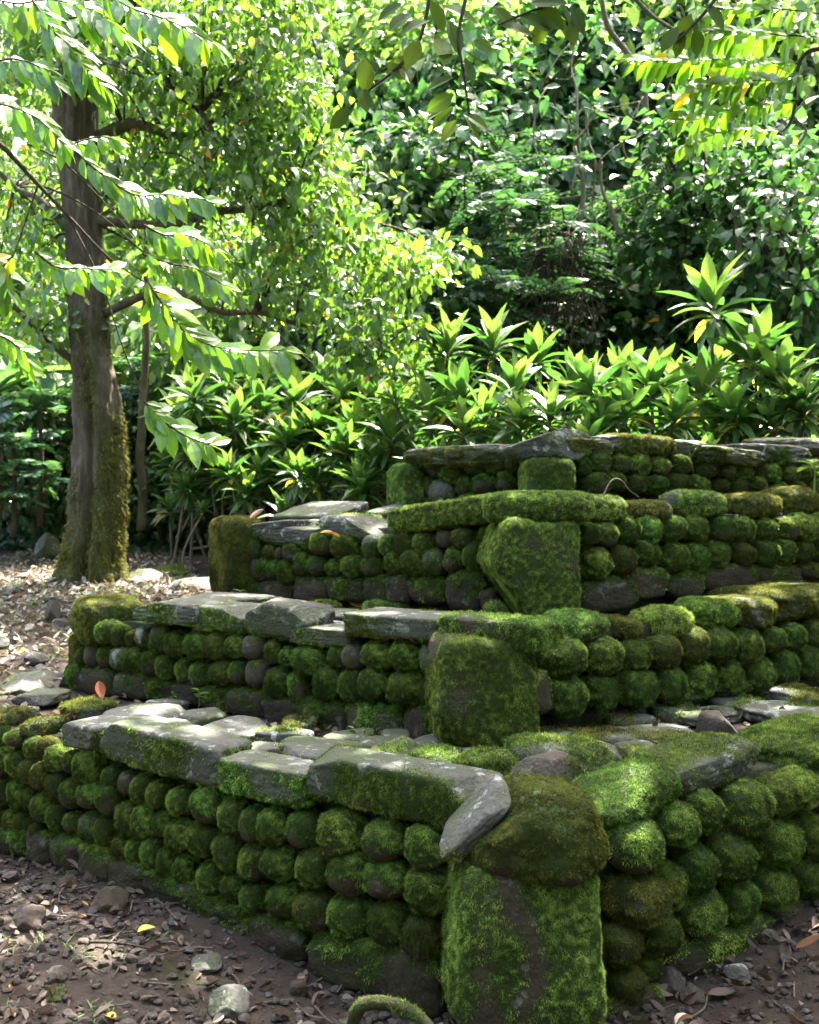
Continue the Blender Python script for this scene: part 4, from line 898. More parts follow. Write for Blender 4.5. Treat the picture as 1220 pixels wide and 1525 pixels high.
# tangle of dead vines below the snag
bag = Bag()
for i in range(160):
    a = at_Y(RNG.uniform(790, 880), RNG.uniform(330, 470), RNG.uniform(11.3, 12)); e = a + np.array([RNG.normal(0, .12), RNG.normal(0, .12), -RNG.uniform(.15, .6)])
    tube(bag, [a, (a + e) / 2 + RNG.normal(0, .08, 3), e], [.007, .007, .004], 4, 0, 0, .5, 0, 0, 3)
tag(link('dead_vines', bag.mesh('dead_vines', [M['twig']])), 'brown tangle of dead hanging vines below the broken snag', 'dead vines', kind='stuff')

# ti plants -----------------------------------------------------------
TI = [leaf_tpl(6, .285, .5, b, .55) for b in (.08, .3, .6, .95)]
def rosette(name, n, seed, yellow=0.0):
    r = np.random.default_rng(seed); bag = Bag()
    for i in range(n):
        f = i / (n - 1); el = 1.35 - 1.35 * f ** .9 + r.normal(0, .1); a = i * 2.399 + r.normal(0, .2)
        D = np.array([[math.cos(a) * math.cos(el), math.sin(a) * math.cos(el), math.sin(el)]])
        U = np.array([[-math.cos(a) * math.sin(el), -math.sin(a) * math.sin(el), math.cos(el)]]) + r.normal(0, .15, (1, 3))
        tpl = TI[min(3, int(f * 3 + r.random() * 1.2))]
        L = (.24 + .22 * math.sin(math.pi * min(1, f * .8 + .25))) * r.uniform(.85, 1.12)
        t = np.clip(r.beta(2, 2) * .85, 0, 1)
        if f < .2: t = .8 + .08 * r.random()
        if f > .7 and r.random() < yellow: t = r.uniform(.92, 1)
        scatter(bag, tpl, np.array([[0, 0, -.16 * f]]) + D * .012, D, U, [L], t)
    tube(bag, [(0, 0, -.2), (0, 0, 0)], [.014, .012], 6, 1, 0, .5, 0, 0, 1)
    return bag.mesh(name, [M['ti_leaf'], M['pale_stem']])
ROS = [rosette('rosette', 20 + 2 * i, 600 + i, .15 + .12 * (i % 3)) for i in range(7)]
GT = 'ti plants behind the platform'
def ti_plant(label, px, py, Y, sc, forks=0, group=GT, lean=None):
    h = at_Y(px, py, Y); x, y = h[0] + (RNG.normal(0, .15) if lean is None else lean), Y + RNG.normal(.05, .1)
    gz = max(ground_h(np.array([x]), np.array([y]))[0], hill_h(np.array([x]), np.array([y]))[0]) - .04
    gz = min(gz, h[2] - .25)
    root = empty('ti_plant', (x, y, gz), label, 'ti plant', group)
    b = np.array([x, y, gz]); d = h - b
    sc *= .92; forks += 1
    bag = Bag(); tube(bag, [(0, 0, -.05), d * .4 + np.array([RNG.normal(0, .04), 0, 0]), d * np.array([1, 1, .92])], [.018, .015, .012], 6, 0, .1, .5, .003, 2, 4, .02)
    link('stem', bag.mesh('stem', [M['pale_stem']]), root)
    link('leaf_crown', ROS[RNG.integers(len(ROS))], root, d, (RNG.normal(0, .18), RNG.normal(0, .18), RNG.uniform(0, 6.28)), (sc,) * 3)
    for _ in range(forks):
        e = d * np.array([1, 1, RNG.uniform(.55, .9)]) + np.array([RNG.normal(0, .24), RNG.normal(0, .2), 0])
        bag = Bag(); tube(bag, [d * .4, (d * .4 + e) / 2 + np.array([0, 0, -.04]), e], [.013, .012, .010], 6, 0, .1, .5, .002, 2, 3)
        link('stem', bag.mesh('stem', [M['pale_stem']]), root)
        link('leaf_crown', ROS[RNG.integers(len(ROS))], root, e, (RNG.normal(0, .2), RNG.normal(0, .2), RNG.uniform(0, 6.28)), (sc * RNG.uniform(.75, .95),) * 3)
ti_plant('tallest ti plant with yellowing lower leaves, standing above all others at right', 1062, 455, 8.6, 1.05, 0)
ti_plant('second tallest ti plant, just right of the tallest', 1125, 530, 8.4, 1.0, 1)
ti_plant('ti plant at the right frame edge with broad upright leaves', 1165, 570, 8.2, .9, 1)
ti_plant('ti plant at the left end of the row behind the top wall', 668, 520, 9.2, .9, 1)
ti_plant('ti plant with yellow lower leaves right of the leftmost one behind the top wall', 735, 515, 9.1, .9, 1)
ti_plant('ti plant behind the peaked boulder', 765, 580, 8.5, .85, 1)
ti_plant('ti plant with upright bright leaves near the middle of the top wall', 885, 580, 8.3, .85, 1)
ti_plant('ti plant with wide flat rosette behind the frosted capstone', 970, 578, 8.3, .9, 1)
for (px, py, Y, s) in [(800, 535, 9.0, .75), (690, 590, 8.6, .8), (850, 565, 8.9, .75), (1045, 590, 8.4, .85), (935, 612, 8.0, .8), (1195, 612, 8.0, .8), (640, 615, 8.8, .8), (820, 618, 8.1, .75), (1095, 615, 8.1, .8), (1005, 622, 8.0, .75), (722, 622, 8.2, .75), (895, 628, 8.0, .7), (655, 560, 9.4, .75), (775, 628, 8.1, .7), (1060, 560, 9.0, .8), (1150, 628, 8.0, .7), (920, 560, 9.3, .8), (690, 640, 8.0, .7), (1010, 575, 9.4, .8)]:
    ti_plant('glossy green ti plant crowded in the row behind the top wall', px, py, Y, s, 1)
GL = 'ti plants in the thicket left of the platform'
for (px, py, Y, s) in [(290, 590, 11.2, .95), (330, 565, 11.6, .95), (400, 560, 11.8, 1), (440, 600, 11, .95), (505, 590, 10.8, 1), (560, 600, 10.4, .95), (350, 625, 11, .9), (430, 655, 10.6, .9), (470, 640, 10.6, .9), (530, 645, 10.2, .9), (582, 650, 9.6, .9), (265, 620, 11.8, .9), (390, 605, 11.4, .9), (612, 560, 10.2, .9), (600, 610, 9.8, .85), (480, 560, 11.6, .95), (545, 555, 11.2, .9), (310, 650, 11.4, .85), (505, 680, 10, .8), (560, 690, 9.6, .8)]:
    ti_plant('ti plant with arching glossy leaves in the thicket left of the platform', px, py, Y, s * 1.0, 1, GL)
for (px, py, Y, s) in [(345, 705, 10.6, .75), (275, 725, 11.0, .6), (470, 715, 10.0, .7), (255, 690, 11.6, .65), (425, 715, 10.6, .6), (380, 690, 11, .7), (530, 725, 9.7, .65), (300, 760, 10.8, .35)]:
    ti_plant('small young ti plant with bare pale stem in front of the thicket', px, py, Y, s, 0, GL, RNG.normal(0, .25))

# banana plants and feathery shrubs at the left edge ----------------------
def big_leaf(L, w, bend, name, tint=.5):
    V, F = leaf_tpl(12, w, .25, bend, .5)
    bag = Bag(); bag.add(V * L, F, 0, np.clip(tint + RNG.normal(0, .06, len(F)), 0, 1), True); tube(bag, [(0, 0, 0), (0, .5 * L, -bend * .25 * L - .01), (0, L, -bend * L)], [.03, .02, .006], 6, 0, 0, .6, 0, 0, 6)
    return bag.mesh(name, [M['hill_leaf']])
def banana(label, px, py, Y, leaves):
    b = at_Y(px, py, Y); root = empty('banana_plant', b, label, 'banana plant')
    bag = Bag(); tube(bag, [(0, 0, -.1), (.03, 0, .7), (0, 0, 1.3)], [.10, .08, .06], 10, 0, .1, .5, .01, 3, 4)
    link('stalk', bag.mesh('stalk', [M['pale_stem']]), root)
    for (az, el, L, bend) in leaves:
        o = link('leaf', big_leaf(L, .34, bend, 'leaf', RNG.uniform(.45, .9)), root, (0, 0, 1.25), Euler((el, 0, az), 'XYZ'))
banana('banana plant with one tall upright leaf behind the thick trunk', 70, 770, 13.0, [(0.1, 1.45, 2.0, .15), (.9, 1.1, 1.7, .4), (-1.6, .9, 1.6, .5), (2.6, .9, 1.5, .5)])
banana('banana plant at the left frame edge with a drooping broad leaf', -10, 760, 11.5, [(-1.2, .7, 1.2, .55), (.6, .9, 1.3, .5), (-2.4, .5, 1.2, .5)])
def feather_shrub(label, px, py, Y, seed, sc):
    r = np.random.default_rng(seed); b = at_Y(px, py, Y); root = empty('feathery_shrub', b, label, 'shrub', 'feathery shrubs left of the big tree')
    bag = Bag()
    for i in range(3): pinnate_cluster(bag, np.array([r.normal(0, .15), r.normal(0, .15), .35 + .35 * i]) * sc, 7, .62 * sc, 13, .17 * sc, r)
    link('fronds', bag.mesh('fronds', [M['dark_leaf'], M['twig']]), root)
    bag = Bag(); tube(bag, [(0, 0, -.1), (.02, 0, .5 * sc), (0, 0, 1.05 * sc)], [.03, .025, .02], 6, 0, 0, .5, .004, 1, 3); link('stem', bag.mesh('stem', [M['twig']]), root)
feather_shrub('larger feathery shrub directly left of the thick trunk', 60, 770, 11.6, 701, 1.1)
feather_shrub('low feathery shrub at the far left by the litter', 20, 785, 11.2, 702, .8)
feather_shrub('bluish feathery shrub behind the thick trunk', 100, 760, 12.6, 703, 1.2)
stem('thin_trunk', 'thin dark trunk rising just right of the thick mossy trunk', 'tree', [(207, 795), (210, 700), (208, 600), (214, 520), (222, 420), (215, 330)], 12.2, .055, .035, 'bark', None, .04)

# overhanging feathery branch at left ----------------------------------
FRP = []
HALF = unit(SUN + np.array([.25, -.92, -.3]))     # halfway between sun and camera: leaflets posed here catch a sun glint
def frond(parent, b0, pxs, Y, L, n, name='frond', tint=None, dY=0.0, mat='pinnate_leaf', both=True):
    P = np.array([at_Y(x, y, Y + (i / max(1, len(pxs) - 1)) * dY) for i, (x, y) in enumerate(pxs)])
    bag = Bag(); C = tube(bag, P - b0, np.linspace(.0055, .002, len(P)), 5, 1, 0, .5, 0, 0, 6)
    FRP.append(C[::2] + b0); s = np.linspace(0.06, 1, n) ** RNG.uniform(.85, 1.15) * (len(C) - 1); i0 = np.clip(s.astype(int), 0, len(C) - 2); f = (s - i0)[:, None]
    R_ = C[i0] * (1 - f) + C[i0 + 1] * f; T = unit(C[i0 + 1] - C[i0])
    side = unit(np.cross(T, [0, 0, 1.]))
    t = np.linspace(0, 1, n); sz = 1.25 * L * (.62 + .5 * np.sin(np.pi * (.1 + .75 * t)))
    for sg in (-1, 1):
        if sg < 0:                                          # far row: raised, its blades posed to glint towards the camera
            D = unit(T * .6 + side * sg * .5 + np.array([0, 0, .22]) + RNG.normal(0, .16, T.shape))
            U = unit(HALF + RNG.normal(0, .17, T.shape)); D = unit(D - .9 * (D * U).sum(1, keepdims=True) * U)
        else:                                               # near row hangs
            D = unit(T * .5 + side * sg * .35 + np.array([0, 0, -.9]) + RNG.normal(0, .2, T.shape))
            U = unit(side * sg * .85 + np.array([0, 0, .35]) + RNG.normal(0, .3, T.shape))
        tt = np.clip(RNG.beta(2.5, 2, n) * .92 if tint is None else np.full(n, tint), 0, 1); tt[RNG.random(n) > .985] = .98
        scatter(bag, LEAFLET, R_, D, U, sz * RNG.uniform(.72, 1.12, n), tt)
    scatter(bag, LEAFLET, C[-1:], T[-1:], [[0, 0, 1.]], [L * .8], .85)
    return link(name, bag.mesh(name, [M[mat], M['twig']]), parent)
b0 = at_Y(-120, 160, 4.7)
br = empty('overhanging_branch', b0, 'sunlit branch of long feathery leaves reaching in from the left', 'branch')
def twig(parent, b0, pxs, Y, r0, r1):
    P = np.array([at_Y(x, y, Y) for x, y in pxs]) - b0
    bag = Bag(); tube(bag, P, np.linspace(r0, r1, len(P)), 6, 0, 0, .5, .002, 0, 5, .008); link('twig', bag.mesh('twig', [M['twig']]), parent)
twig(br, b0, [(-120, 160), (-40, 190), (0, 216), (58, 276), (110, 330), (160, 380), (215, 418)], 4.7, .018, .004)
twig(br, b0, [(58, 276), (95, 315), (135, 385), (160, 440), (185, 520), (215, 600)], 4.7, .007, .003)
twig(br, b0, [(58, 276), (100, 292), (150, 320), (215, 375)], 4.72, .006, .003)
twig(br, b0, [(40, 215), (90, 240), (140, 285), (200, 350)], 4.8, .006, .003)
twig(br, b0, [(-120, 160), (-60, 60), (20, -40), (60, -80)], 4.7, .018, .010)
twig(br, b0, [(58, 276), (40, 330), (22, 380)], 4.65, .005, .003)
frond(br, b0, [(45, -5), (75, 40), (110, 85), (150, 128)], 4.6, .125, 15)
frond(br, b0, [(150, -15), (195, 12), (250, 30), (316, 62)], 4.7, .135, 14, dY=-.2)
frond(br, b0, [(-20, 95), (20, 88), (60, 100), (78, 118)], 4.5, .11, 9)
frond(br, b0, [(-30, -10), (20, 5), (80, 0), (140, 15)], 4.9, .14, 11)
frond(br, b0, [(98, 218), (140, 205), (168, 206)], 4.8, .10, 6)
frond(br, b0, [(112, 226), (150, 258), (200, 290), (255, 290), (308, 298)], 4.5, .105, 19)
frond(br, b0, [(215, 335), (245, 350), (285, 352), (322, 372)], 4.75, .11, 12)
frond(br, b0, [(212, 378), (250, 392), (290, 400), (334, 425)], 4.7, .10, 13)
frond(br, b0, [(52, 375), (85, 398), (125, 400), (168, 402)], 4.6, .10, 13)
frond(br, b0, [(215, 412), (240, 450), (280, 498), (340, 520), (424, 522)], 4.4, .125, 24)
frond(br, b0, [(215, 598), (240, 625), (275, 648), (312, 662)], 4.5, .115, 12)
frond(br, b0, [(-30, 150), (20, 160), (60, 180), (95, 215)], 4.6, .12, 10)
frond(br, b0, [(20, 380), (5, 400), (10, 440)], 4.5, .12, 6)
frond(br, b0, [(-40, 500), (0, 500), (30, 520), (45, 545)], 4.7, .09, 7)
frond(br, b0, [(90, 30), (150, 25), (185, 60)], 4.9, .11, 9)
# feathery sprays top right
b1 = at_Y(1290, 60, 7.0)
br2 = empty('overhanging_branch', b1, 'feathery spray of pale green leaves hanging in from the top right', 'branch')
twig(br2, b1, [(1290, 60), (1230, 70), (1190, 90), (1180, 170), (1165, 195)], 7.0, .02, .006)
for f, L, n in [([(1195, 95), (1120, 92), (1040, 88), (950, 90)], .15, 24), ([(1215, 55), (1140, 50), (1080, 45), (1030, 50)], .16, 17), ([(1190, 150), (1130, 150), (1080, 165), (1010, 175)], .15, 19), ([(1165, 195), (1120, 190), (1060, 200), (1020, 215)], .14, 15), ([(1220, 20), (1150, 12), (1090, 10), (1040, 25)], .15, 15), ([(1200, 110), (1150, 120), (1090, 120), (1030, 135)], .15, 17)]:
    frond(br2, b1, f, 7.0, L, n, dY=-.5)

# canopy tree (its trunk stands right of the frame) with the dark hanging twigs ----------
ct = np.array([4.9, 6.4, .45]); canopy = empty('canopy_tree', ct, 'shading tree whose dark leafy twigs hang in at the top centre', 'tree')
bag = Bag(); tube(bag, [(0, 0, -.3), (.1, .1, 2.5), (-.1, .3, 5), (-.4, .8, 7.5), (-.6, 1, 9)], [.38, .28, .24, .18, .08], 14, 0, .3, .5, .03, 5, 5, .05); link('trunk', bag.mesh('trunk', [M['bark']]), canopy)
n = 12000
P = np.stack([RNG.uniform(-7, 9.5, n), RNG.uniform(-3, 13.5, n), RNG.uniform(5.5, 9.5, n)], 1)
fx, fy = sunfoot(P)
P3 = np.stack([P[:, 0], P[:, 1], P[:, 2] * .5], 1)
dens = 1.15 + .5 * fbm(P3 * .8, 3, 91)
shade = sstep(-2.6, -1.4, fx) * (1 - sstep(3.8, 4.6, fx)) * sstep(.6, 1.3, fy) * (1 - sstep(6.6, 7.6, fy + .25 * (fx < 0)))  # unseen crown shaped so that its shadow covers the platform
shade = np.maximum(shade * dens, .0)
ok = (RNG.random(n) < shade) & (P[:, 2] > 1.45 + .50 * P[:, 1] + .35)
fp = np.concatenate(FRP); qx, qy = sunfoot(fp)
ok &= np.min(np.hypot(fx[:, None] - qx[None], fy[:, None] - qy[None]), axis=1) > .20  # openings left in the unseen crown so sun reaches the fronds
P = P[ok]; nn = len(P)
P = np.repeat(P, 3, 0) + RNG.normal(0, .2, (nn * 3, 3)); P = P[P[:, 2] > 1.45 + .49 * P[:, 1] + .2]; nn = len(P)
bag = Bag(); scatter(bag, LEAF3, P - ct, unit(RNG.normal(0, .6, P.shape) + [0, 0, -.4]), unit(RNG.normal(0, .45, P.shape) + [0, 0, 1.]), RNG.uniform(.22, .36, nn), RNG.random(nn))
for i in range(26):
    q = P[RNG.integers(nn)] - ct; tube(bag, [(-.3, .7, 6.3), q * .5 + np.array([-.1, .2, 3.4]), q], [.07, .04, .012], 6, 1, 0, .5, .01, 2, 5, .08)
link('crown', bag.mesh('crown', [M['canopy_leaf'], M['twig']]), canopy)
def hang(pxs, Y, r0=.008, r1=.003):
    P = np.array([at_Y(x, y, Y) for x, y in pxs]) - ct; bag = Bag(); tube(bag, P, np.linspace(r0, r1, len(P)), 6, 1, 0, .5, .001, 0, 5, .01); return bag
def hleaf(bag, px, py, ang, Lpx, Y, tilt=.3):
    p = at_Y(px, py, Y); D = np.array([[math.cos(ang), RNG.normal(0, .35), -math.sin(ang)]]); U = np.array([[RNG.normal(0, .35), -.75, .55 + RNG.normal(0, .2)]])
    scatter(bag, OVAL, (p - ct)[None], D, U, [Lpx * Y / F0], RNG.random())
Yh = 3.6
bag = hang([(690, -120), (700, -40), (688, 20), (682, 60), (690, 110), (700, 170)], Yh)
for a in [(655, 55, 1.4, 60), (668, 30, 1.2, 55), (640, 30, 2.6, 60), (690, 75, .3, 45), (692, 85, 1.2, 45), (702, 92, 2.2, 40), (680, 80, 2.9, 45), (676, 115, 2.9, 45), (676, 140, 2.6, 48), (676, 160, 2.5, 45), (680, 178, 2.2, 40), (682, 140, .2, 40), (690, 170, .9, 45), (690, 170, .4, 45), (612, 20, 2.4, 50), (625, 60, 2.0, 50), (705, 60, .6, 35), (660, 10, .2, 60), (640, 0, 1.0, 50), (600, 5, 2.7, 45), (660, 165, 2.8, 30)]: hleaf(bag, a[0], a[1], a[2], a[3], Yh)
link('hanging_twig', bag.mesh('hanging_twig', [M['branch_leaf'], M['twig']]), canopy)
bag = hang([(690, -120), (650, -40), (625, 60), (590, 105), (545, 140), (520, 165)], Yh + .1)
for a in [(545, 140, 4.7, 52), (540, 130, 1.4, 40), (540, 140, .7, 28), (520, 160, 2.2, 45), (530, 155, 2.5, 40), (585, 115, 2.9, 40), (575, 95, .6, 40), (600, 100, 1.2, 40), (610, 85, 2.7, 38)]: hleaf(bag, a[0], a[1], a[2], a[3], Yh + .1)
link('hanging_twig', bag.mesh('hanging_twig', [M['branch_leaf'], M['twig']]), canopy)
bag = hang([(900, -100), (860, -40), (830, 0), (790, 15), (740, 38)], Yh - .2)
for a in [(745, 38, .2, 55), (775, 22, .5, 55), (800, 10, .8, 55), (820, 15, .9, 50), (815, 25, 2.0, 45), (835, 5, .9, 60), (790, 5, .2, 60), (850, 10, 1.0, 45), (850, 30, 1.4, 38), (735, 10, .7, 45)]: hleaf(bag, a[0], a[1], a[2], a[3], Yh - .2)
link('hanging_twig', bag.mesh('hanging_twig', [M['branch_leaf'], M['twig']]), canopy)
bag = hang([(1100, -100), (1080, -40), (1065, 0), (1030, 40), (1010, 60)], Yh)
for a in [(1010, 40, 2.2, 45), (1050, 5, .9, 50), (1030, 20, 2.0, 48), (1020, 45, 1.9, 40), (1035, 40, 1.2, 45), (1060, -15, .3, 45), (1010, 5, .9, 30)]: hleaf(bag, a[0], a[1], a[2], a[3], Yh)
link('hanging_twig', bag.mesh('hanging_twig', [M['branch_leaf'], M['twig']]), canopy)

n = 12000  # unseen ring of leaves added to cut low skylight from behind the camera
a = RNG.uniform(-2.05, 2.05, n); q = RNG.uniform(6.5, 9.5, n) + 1.2 * fbm(np.stack([a * 3, a * 0, a * 0], 1), 3, 6)
P = np.stack([q * np.sin(a), 2.5 - q * np.cos(a), RNG.uniform(0, 8.5, n)], 1)
bag = Bag(); scatter(bag, LEAF3, P, unit(RNG.normal(0, .6, P.shape) + [0, 0, -.6]), unit(RNG.normal(0, .5, P.shape) + [0, 0, .8]), RNG.uniform(.35, .6, n), RNG.random(n))
tag(link('leaf_screen', bag.mesh('leaf_screen', [M['branch_leaf']])), 'dense unseen leaves added round the viewpoint to block low sky light', 'leaf_screen', kind='stuff')

# ------------------------------------------------------------------ litter, gravel, twigs, grass
def region_pts(n, fn):
    out = []
    while len(out) < n:
        x = RNG.uniform(-4.5, 3.6, 4000); y = RNG.uniform(2.2, 14, 4000)
        w = fn(x, y); k = RNG.random(4000) < w
        out += list(zip(x[k], y[k]))
    return np.array(out[:n])
def dA(x, y): return np.minimum((x - PA[0]) * nl[0] + (y - PA[1]) * nl[1], (x - PA[0]) * nr[0] + (y - PA[1]) * nr[1])
def dT(x, y, P, tl):
    d = np.minimum((x - P[0]) * nl[0] + (y - P[1]) * nl[1], (x - P[0]) * nr[0] + (y - P[1]) * nr[1])
    return np.where(((x - P[0]) * dl[0] + (y - P[1]) * dl[1]) > tl, -1, d)
def near(x, y): return (.5 + .6 * sstep(-.15, .35, fbm(np.stack([x * 2.2, y * 2.2, x * 0], 1), 3, 41))) * ((dA(x, y) < .06) & (y < 5.5) & (np.abs(x) < .43 * y + .3)).astype(float)
def ledge(x, y): return ((dA(x, y) > .22) & (dT(x, y, PB, 2.7) < -.04) & (y < 6.0)).astype(float)
def ledge2(x, y): return ((dT(x, y, PB, 2.6) > .25) & (dT(x, y, PC, 2.3) < -.03) & (y < 7)).astype(float)
def far(x, y): return ((y > 5.6) & (x < -.27 * y + .75) & (dT(x, y, PB, 2.8) < 0) & (x > -.46 * y - .3)).astype(float)
DRY = [leaf_tpl(4, .5, f, b, .5) for f, b in ((.5, .3), (.9, -.25), (.2, .5), (1.2, .15), (.6, -.5))]
def litter(bag, pts, size, zoff=.012, flat=.35, tb=0.):
    n = len(pts); z = ground_h(pts[:, 0], pts[:, 1]) + zoff * RNG.random(n) * 2
    for k, tpl in enumerate(DRY):
        s = np.arange(n) % len(DRY) == k; m = s.sum()
        a = RNG.uniform(0, 6.283, m)
        D = np.stack([np.cos(a), np.sin(a), RNG.normal(.05, flat * .6, m)], 1); U = unit(RNG.normal(0, flat, (m, 3)) + [0, 0, 1])
        scatter(bag, tpl, np.stack([pts[s, 0], pts[s, 1], z[s]], 1), D, U, RNG.uniform(size[0], size[1], m), np.clip(RNG.beta(1.6 + tb, 1.6, m) * .93 + (RNG.random(m) > .985) * .5, 0, 1))
bag = Bag()
litter(bag, region_pts(1500, near), (.012, .045), .012, .5); litter(bag, region_pts(210, near), (.035, .075), .02, .7)
litter(bag, region_pts(90, lambda x, y: near(x, y) * (x > .45)), (.04, .09), .02, .7); litter(bag, region_pts(420, ledge), (.02, .075), .02, .5); litter(bag, region_pts(160, ledge2), (.03, .07))
tag(link('leaf_litter', bag.mesh('leaf_litter', [M['dry_leaf']])), 'dry brown leaf litter strewn over soil and ledges', 'leaf litter', kind='stuff')
bag = Bag(); litter(bag, region_pts(5600, far), (.025, .09), .02, .45, 1.0)
tag(link('pale_litter', bag.mesh('pale_litter', [M['pale_litter']])), 'pale dry litter covering the clearing round the big tree', 'leaf litter', kind='stuff')
bag = Bag(); SV, SF = ico(2)
def gravel(pts, s0, s1, mat):
    z = ground_h(pts[:, 0], pts[:, 1]); sz = s0 + (s1 - s0) * RNG.random(len(pts)) ** 2.5
    for (x, y), zz, s in zip(pts, z, sz):
        h = np.array([1, RNG.uniform(.6, 1), RNG.uniform(.45, .8)]) * s / 2
        k = RNG.integers(1000)
        V = SV * (1 + .22 * vnoise(SV * 1.3 + k, 3))[:, None]
        for _ in range(4):
            c = unit(RNG.normal(size=3)); dd = V @ c - RNG.uniform(.5, .75); V = V - np.outer(np.maximum(dd, 0), c)
        a = RNG.uniform(0, 6.28); R = np.array([[math.cos(a), -math.sin(a), 0], [math.sin(a), math.cos(a), 0], [0, 0, 1]])
        bag.add((V * h) @ R.T + [x, y, zz + h[2] * .5], SF, mat, .5, False)
gravel(region_pts(5600, near), .006, .05, 0); gravel(region_pts(380, near), .006, .05, 1); gravel(region_pts(90, near), .03, .085, 0); gravel(region_pts(500, lambda x, y: near(x, y) * (x > .4)), .008, .04, 0)
gravel(region_pts(260, ledge), .015, .07, 1); gravel(region_pts(420, far), .03, .16, 1); gravel(region_pts(90, ledge2), .015, .06, 1)
tag(link('gravel', bag.mesh('gravel', [M['pebble'], M['grey_pebble']])), 'small reddish and grey stones in the dark soil', 'gravel', kind='stuff')
bag = Bag()
for pts, L in ((region_pts(170, near), .16), (region_pts(45, ledge), .10), (region_pts(120, far), .3), (region_pts(20, ledge2), .1)):
    for (x, y) in pts:
        z = ground_h(np.array([x]), np.array([y]))[0] + .012; a = RNG.uniform(0, 6.28); l = L * RNG.uniform(.3, 1.2); dx = np.array([math.cos(a), math.sin(a), 0]) * l
        c = np.array([x, y, z]); tube(bag, [c - dx / 2, c + RNG.normal(0, l * .06, 3) * [1, 1, .4], c + dx / 2 + [0, 0, .02 * RNG.random()]], [.0035, .003, .0018], 5, 0, 0, .5, 0, 0, 3)
tag(link('fallen_twigs', bag.mesh('fallen_twigs', [M['pale_stem']])), 'thin dry twigs scattered on the soil', 'twigs', kind='stuff')
GB_ = leaf_tpl(3, .09, .2, .5, .4)
bag = Bag()
def tufts(centres, n, L):
    for (x, y) in centres:
        z = ground_h(np.array([x]), np.array([y]))[0]; a = RNG.uniform(0, 6.28, n)
        D = np.stack([np.cos(a) * .8, np.sin(a) * .8, RNG.uniform(.3, 1.3, n)], 1)
        scatter(bag, GB_, np.stack([x + RNG.normal(0, .02, n), y + RNG.normal(0, .02, n), np.full(n, z)], 1), D, np.tile([0, 0, 1.], (n, 1)) + RNG.normal(0, .2, (n, 3)), RNG.uniform(.5, 1.1, n) * L, RNG.random(n))
tufts([at_z(x, y, 0)[:2] for x, y in ((100, 1420), (60, 1405), (10, 1412), (118, 1430), (5, 1505), (150, 1500), (140, 1512), (30, 1425), (240, 1395))], 11, .05)
tufts([p for p in region_pts(420, far) if fbm(np.array([[p[0] * .8, p[1] * .8, 0]]), 3, 2)[0] > -.05], 9, .09)
tag(link('grass', bag.mesh('grass', [M['grass']])), 'sparse short green grass tufts on the soil', 'grass', kind='stuff')

# notable fallen leaves, each a thing
def fallen(label, px, py, z, Lpx, yaw, mat, ti=0, tilt=.2):
    if z < .1: z = on_ground(px, py, z) + .02
    p = at_z(px, py, z); bag = Bag(); L = Lpx * p[1] / F0
    V, F = leaf_tpl(8, .5, (.5, .9, -.3)[ti % 3], (.3, -.35, .5)[ti % 3], .5); bag.add(V * L, F, 0, .5, True)
    o = link('fallen_leaf', bag.mesh('fallen_leaf', [M[mat]]), None, (p[0], p[1], z), Euler((tilt, RNG.normal(0, .3), yaw)))
    tag(o, label, 'fallen leaf')
fallen('orange brown curled leaf on the third wall between capstones', 505, 800, 1.29, 34, 2.2, 'orange_leaf', 0, .5)
fallen('pale curled leaf on top of the third wall end block', 372, 772, 1.34, 26, -1.0, 'tan_leaf', 1)
fallen('bright yellow leaf at the left of the second ledge', 425, 900, .89, 26, -1.2, 'yellow_leaf', 0)
fallen('orange yellow leaf lying under the third wall footing', 520, 897, .90, 26, -1.9, 'orange_leaf', 2)
fallen('yellowish leaf hanging over the largest long capstone edge', 420, 1137, .53, 40, -1.2, 'yellow_leaf', 2)
fallen('large rust red leaf at the foot of the second wall', 152, 1042, .51, 30, .4, 'rust_leaf', 1, .6)
fallen('big pale brown leaf beside the tilted pale stone', 556, 1142, .53, 34, .2, 'tan_leaf', 1, .6)
fallen('orange leaf next to the brown cube shaped rock', 1050, 1086, .52, 22, -1.5, 'orange_leaf', 0, .4)
fallen('yellow leaf on the soil near the dark rounded rock', 205, 1388, .03, 28, -.9, 'yellow_leaf', 0, .3)
fallen('pale leaf on edge stuck in the second wall beside the corner block', 634, 970, .80, 24, 1.6, 'tan_leaf', 1, 1.2)
fallen('yellow leaf lying among roots at the bottom left', 172, 1518, .03, 30, .9, 'yellow_leaf', 0, .2)
fallen('small orange leaf in the cracked slab gap', 205, 1090, .52, 20, -1.4, 'orange_leaf', 1, .2)
fallen('rust brown leaf on the third ledge near the dead twig', 975, 738, 1.46, 26, -1.5, 'rust_leaf', 1, .3)
fallen('broad pale leaf on the soil at the lower right', 1185, 1412, .04, 46, -2.2, 'tan_leaf', 1, .3)
# twigs singled out, root, seedlings
def bent(name, label, cat, pts, r0, r1, mat, moss=0.0, blades=False):
    P = np.array(pts); b = P[0].copy(); bag = Bag(); tube(bag, P - b, np.linspace(r0, r1, len(P)), 12, 0, moss, .5, r0 * .25, 5, 8, .004)
    if blades:
        V, F = bag.V[0], bag.F[0]; N = vnormals(V, F); add_blades(bag, V, F, N, sstep(-.2, .3, fbm(V * 14, 3, 2) + .25 * N[:, 2]), 120000, .006, .4, 1)
    tag(link(name, bag.mesh(name, [M[mat], M['moss']]), None, b), label, cat)
bent('tree_root', 'arched mossy root surfacing beside the lowest corner stone', 'root', [at_Y(524, 1540, 2.82), at_Y(534, 1508, 2.80), at_Y(552, 1494, 2.79), at_Y(596, 1499, 2.78), at_Y(630, 1518, 2.74), at_Y(655, 1545, 2.70)], .020, .015, 'twig', .55, True)
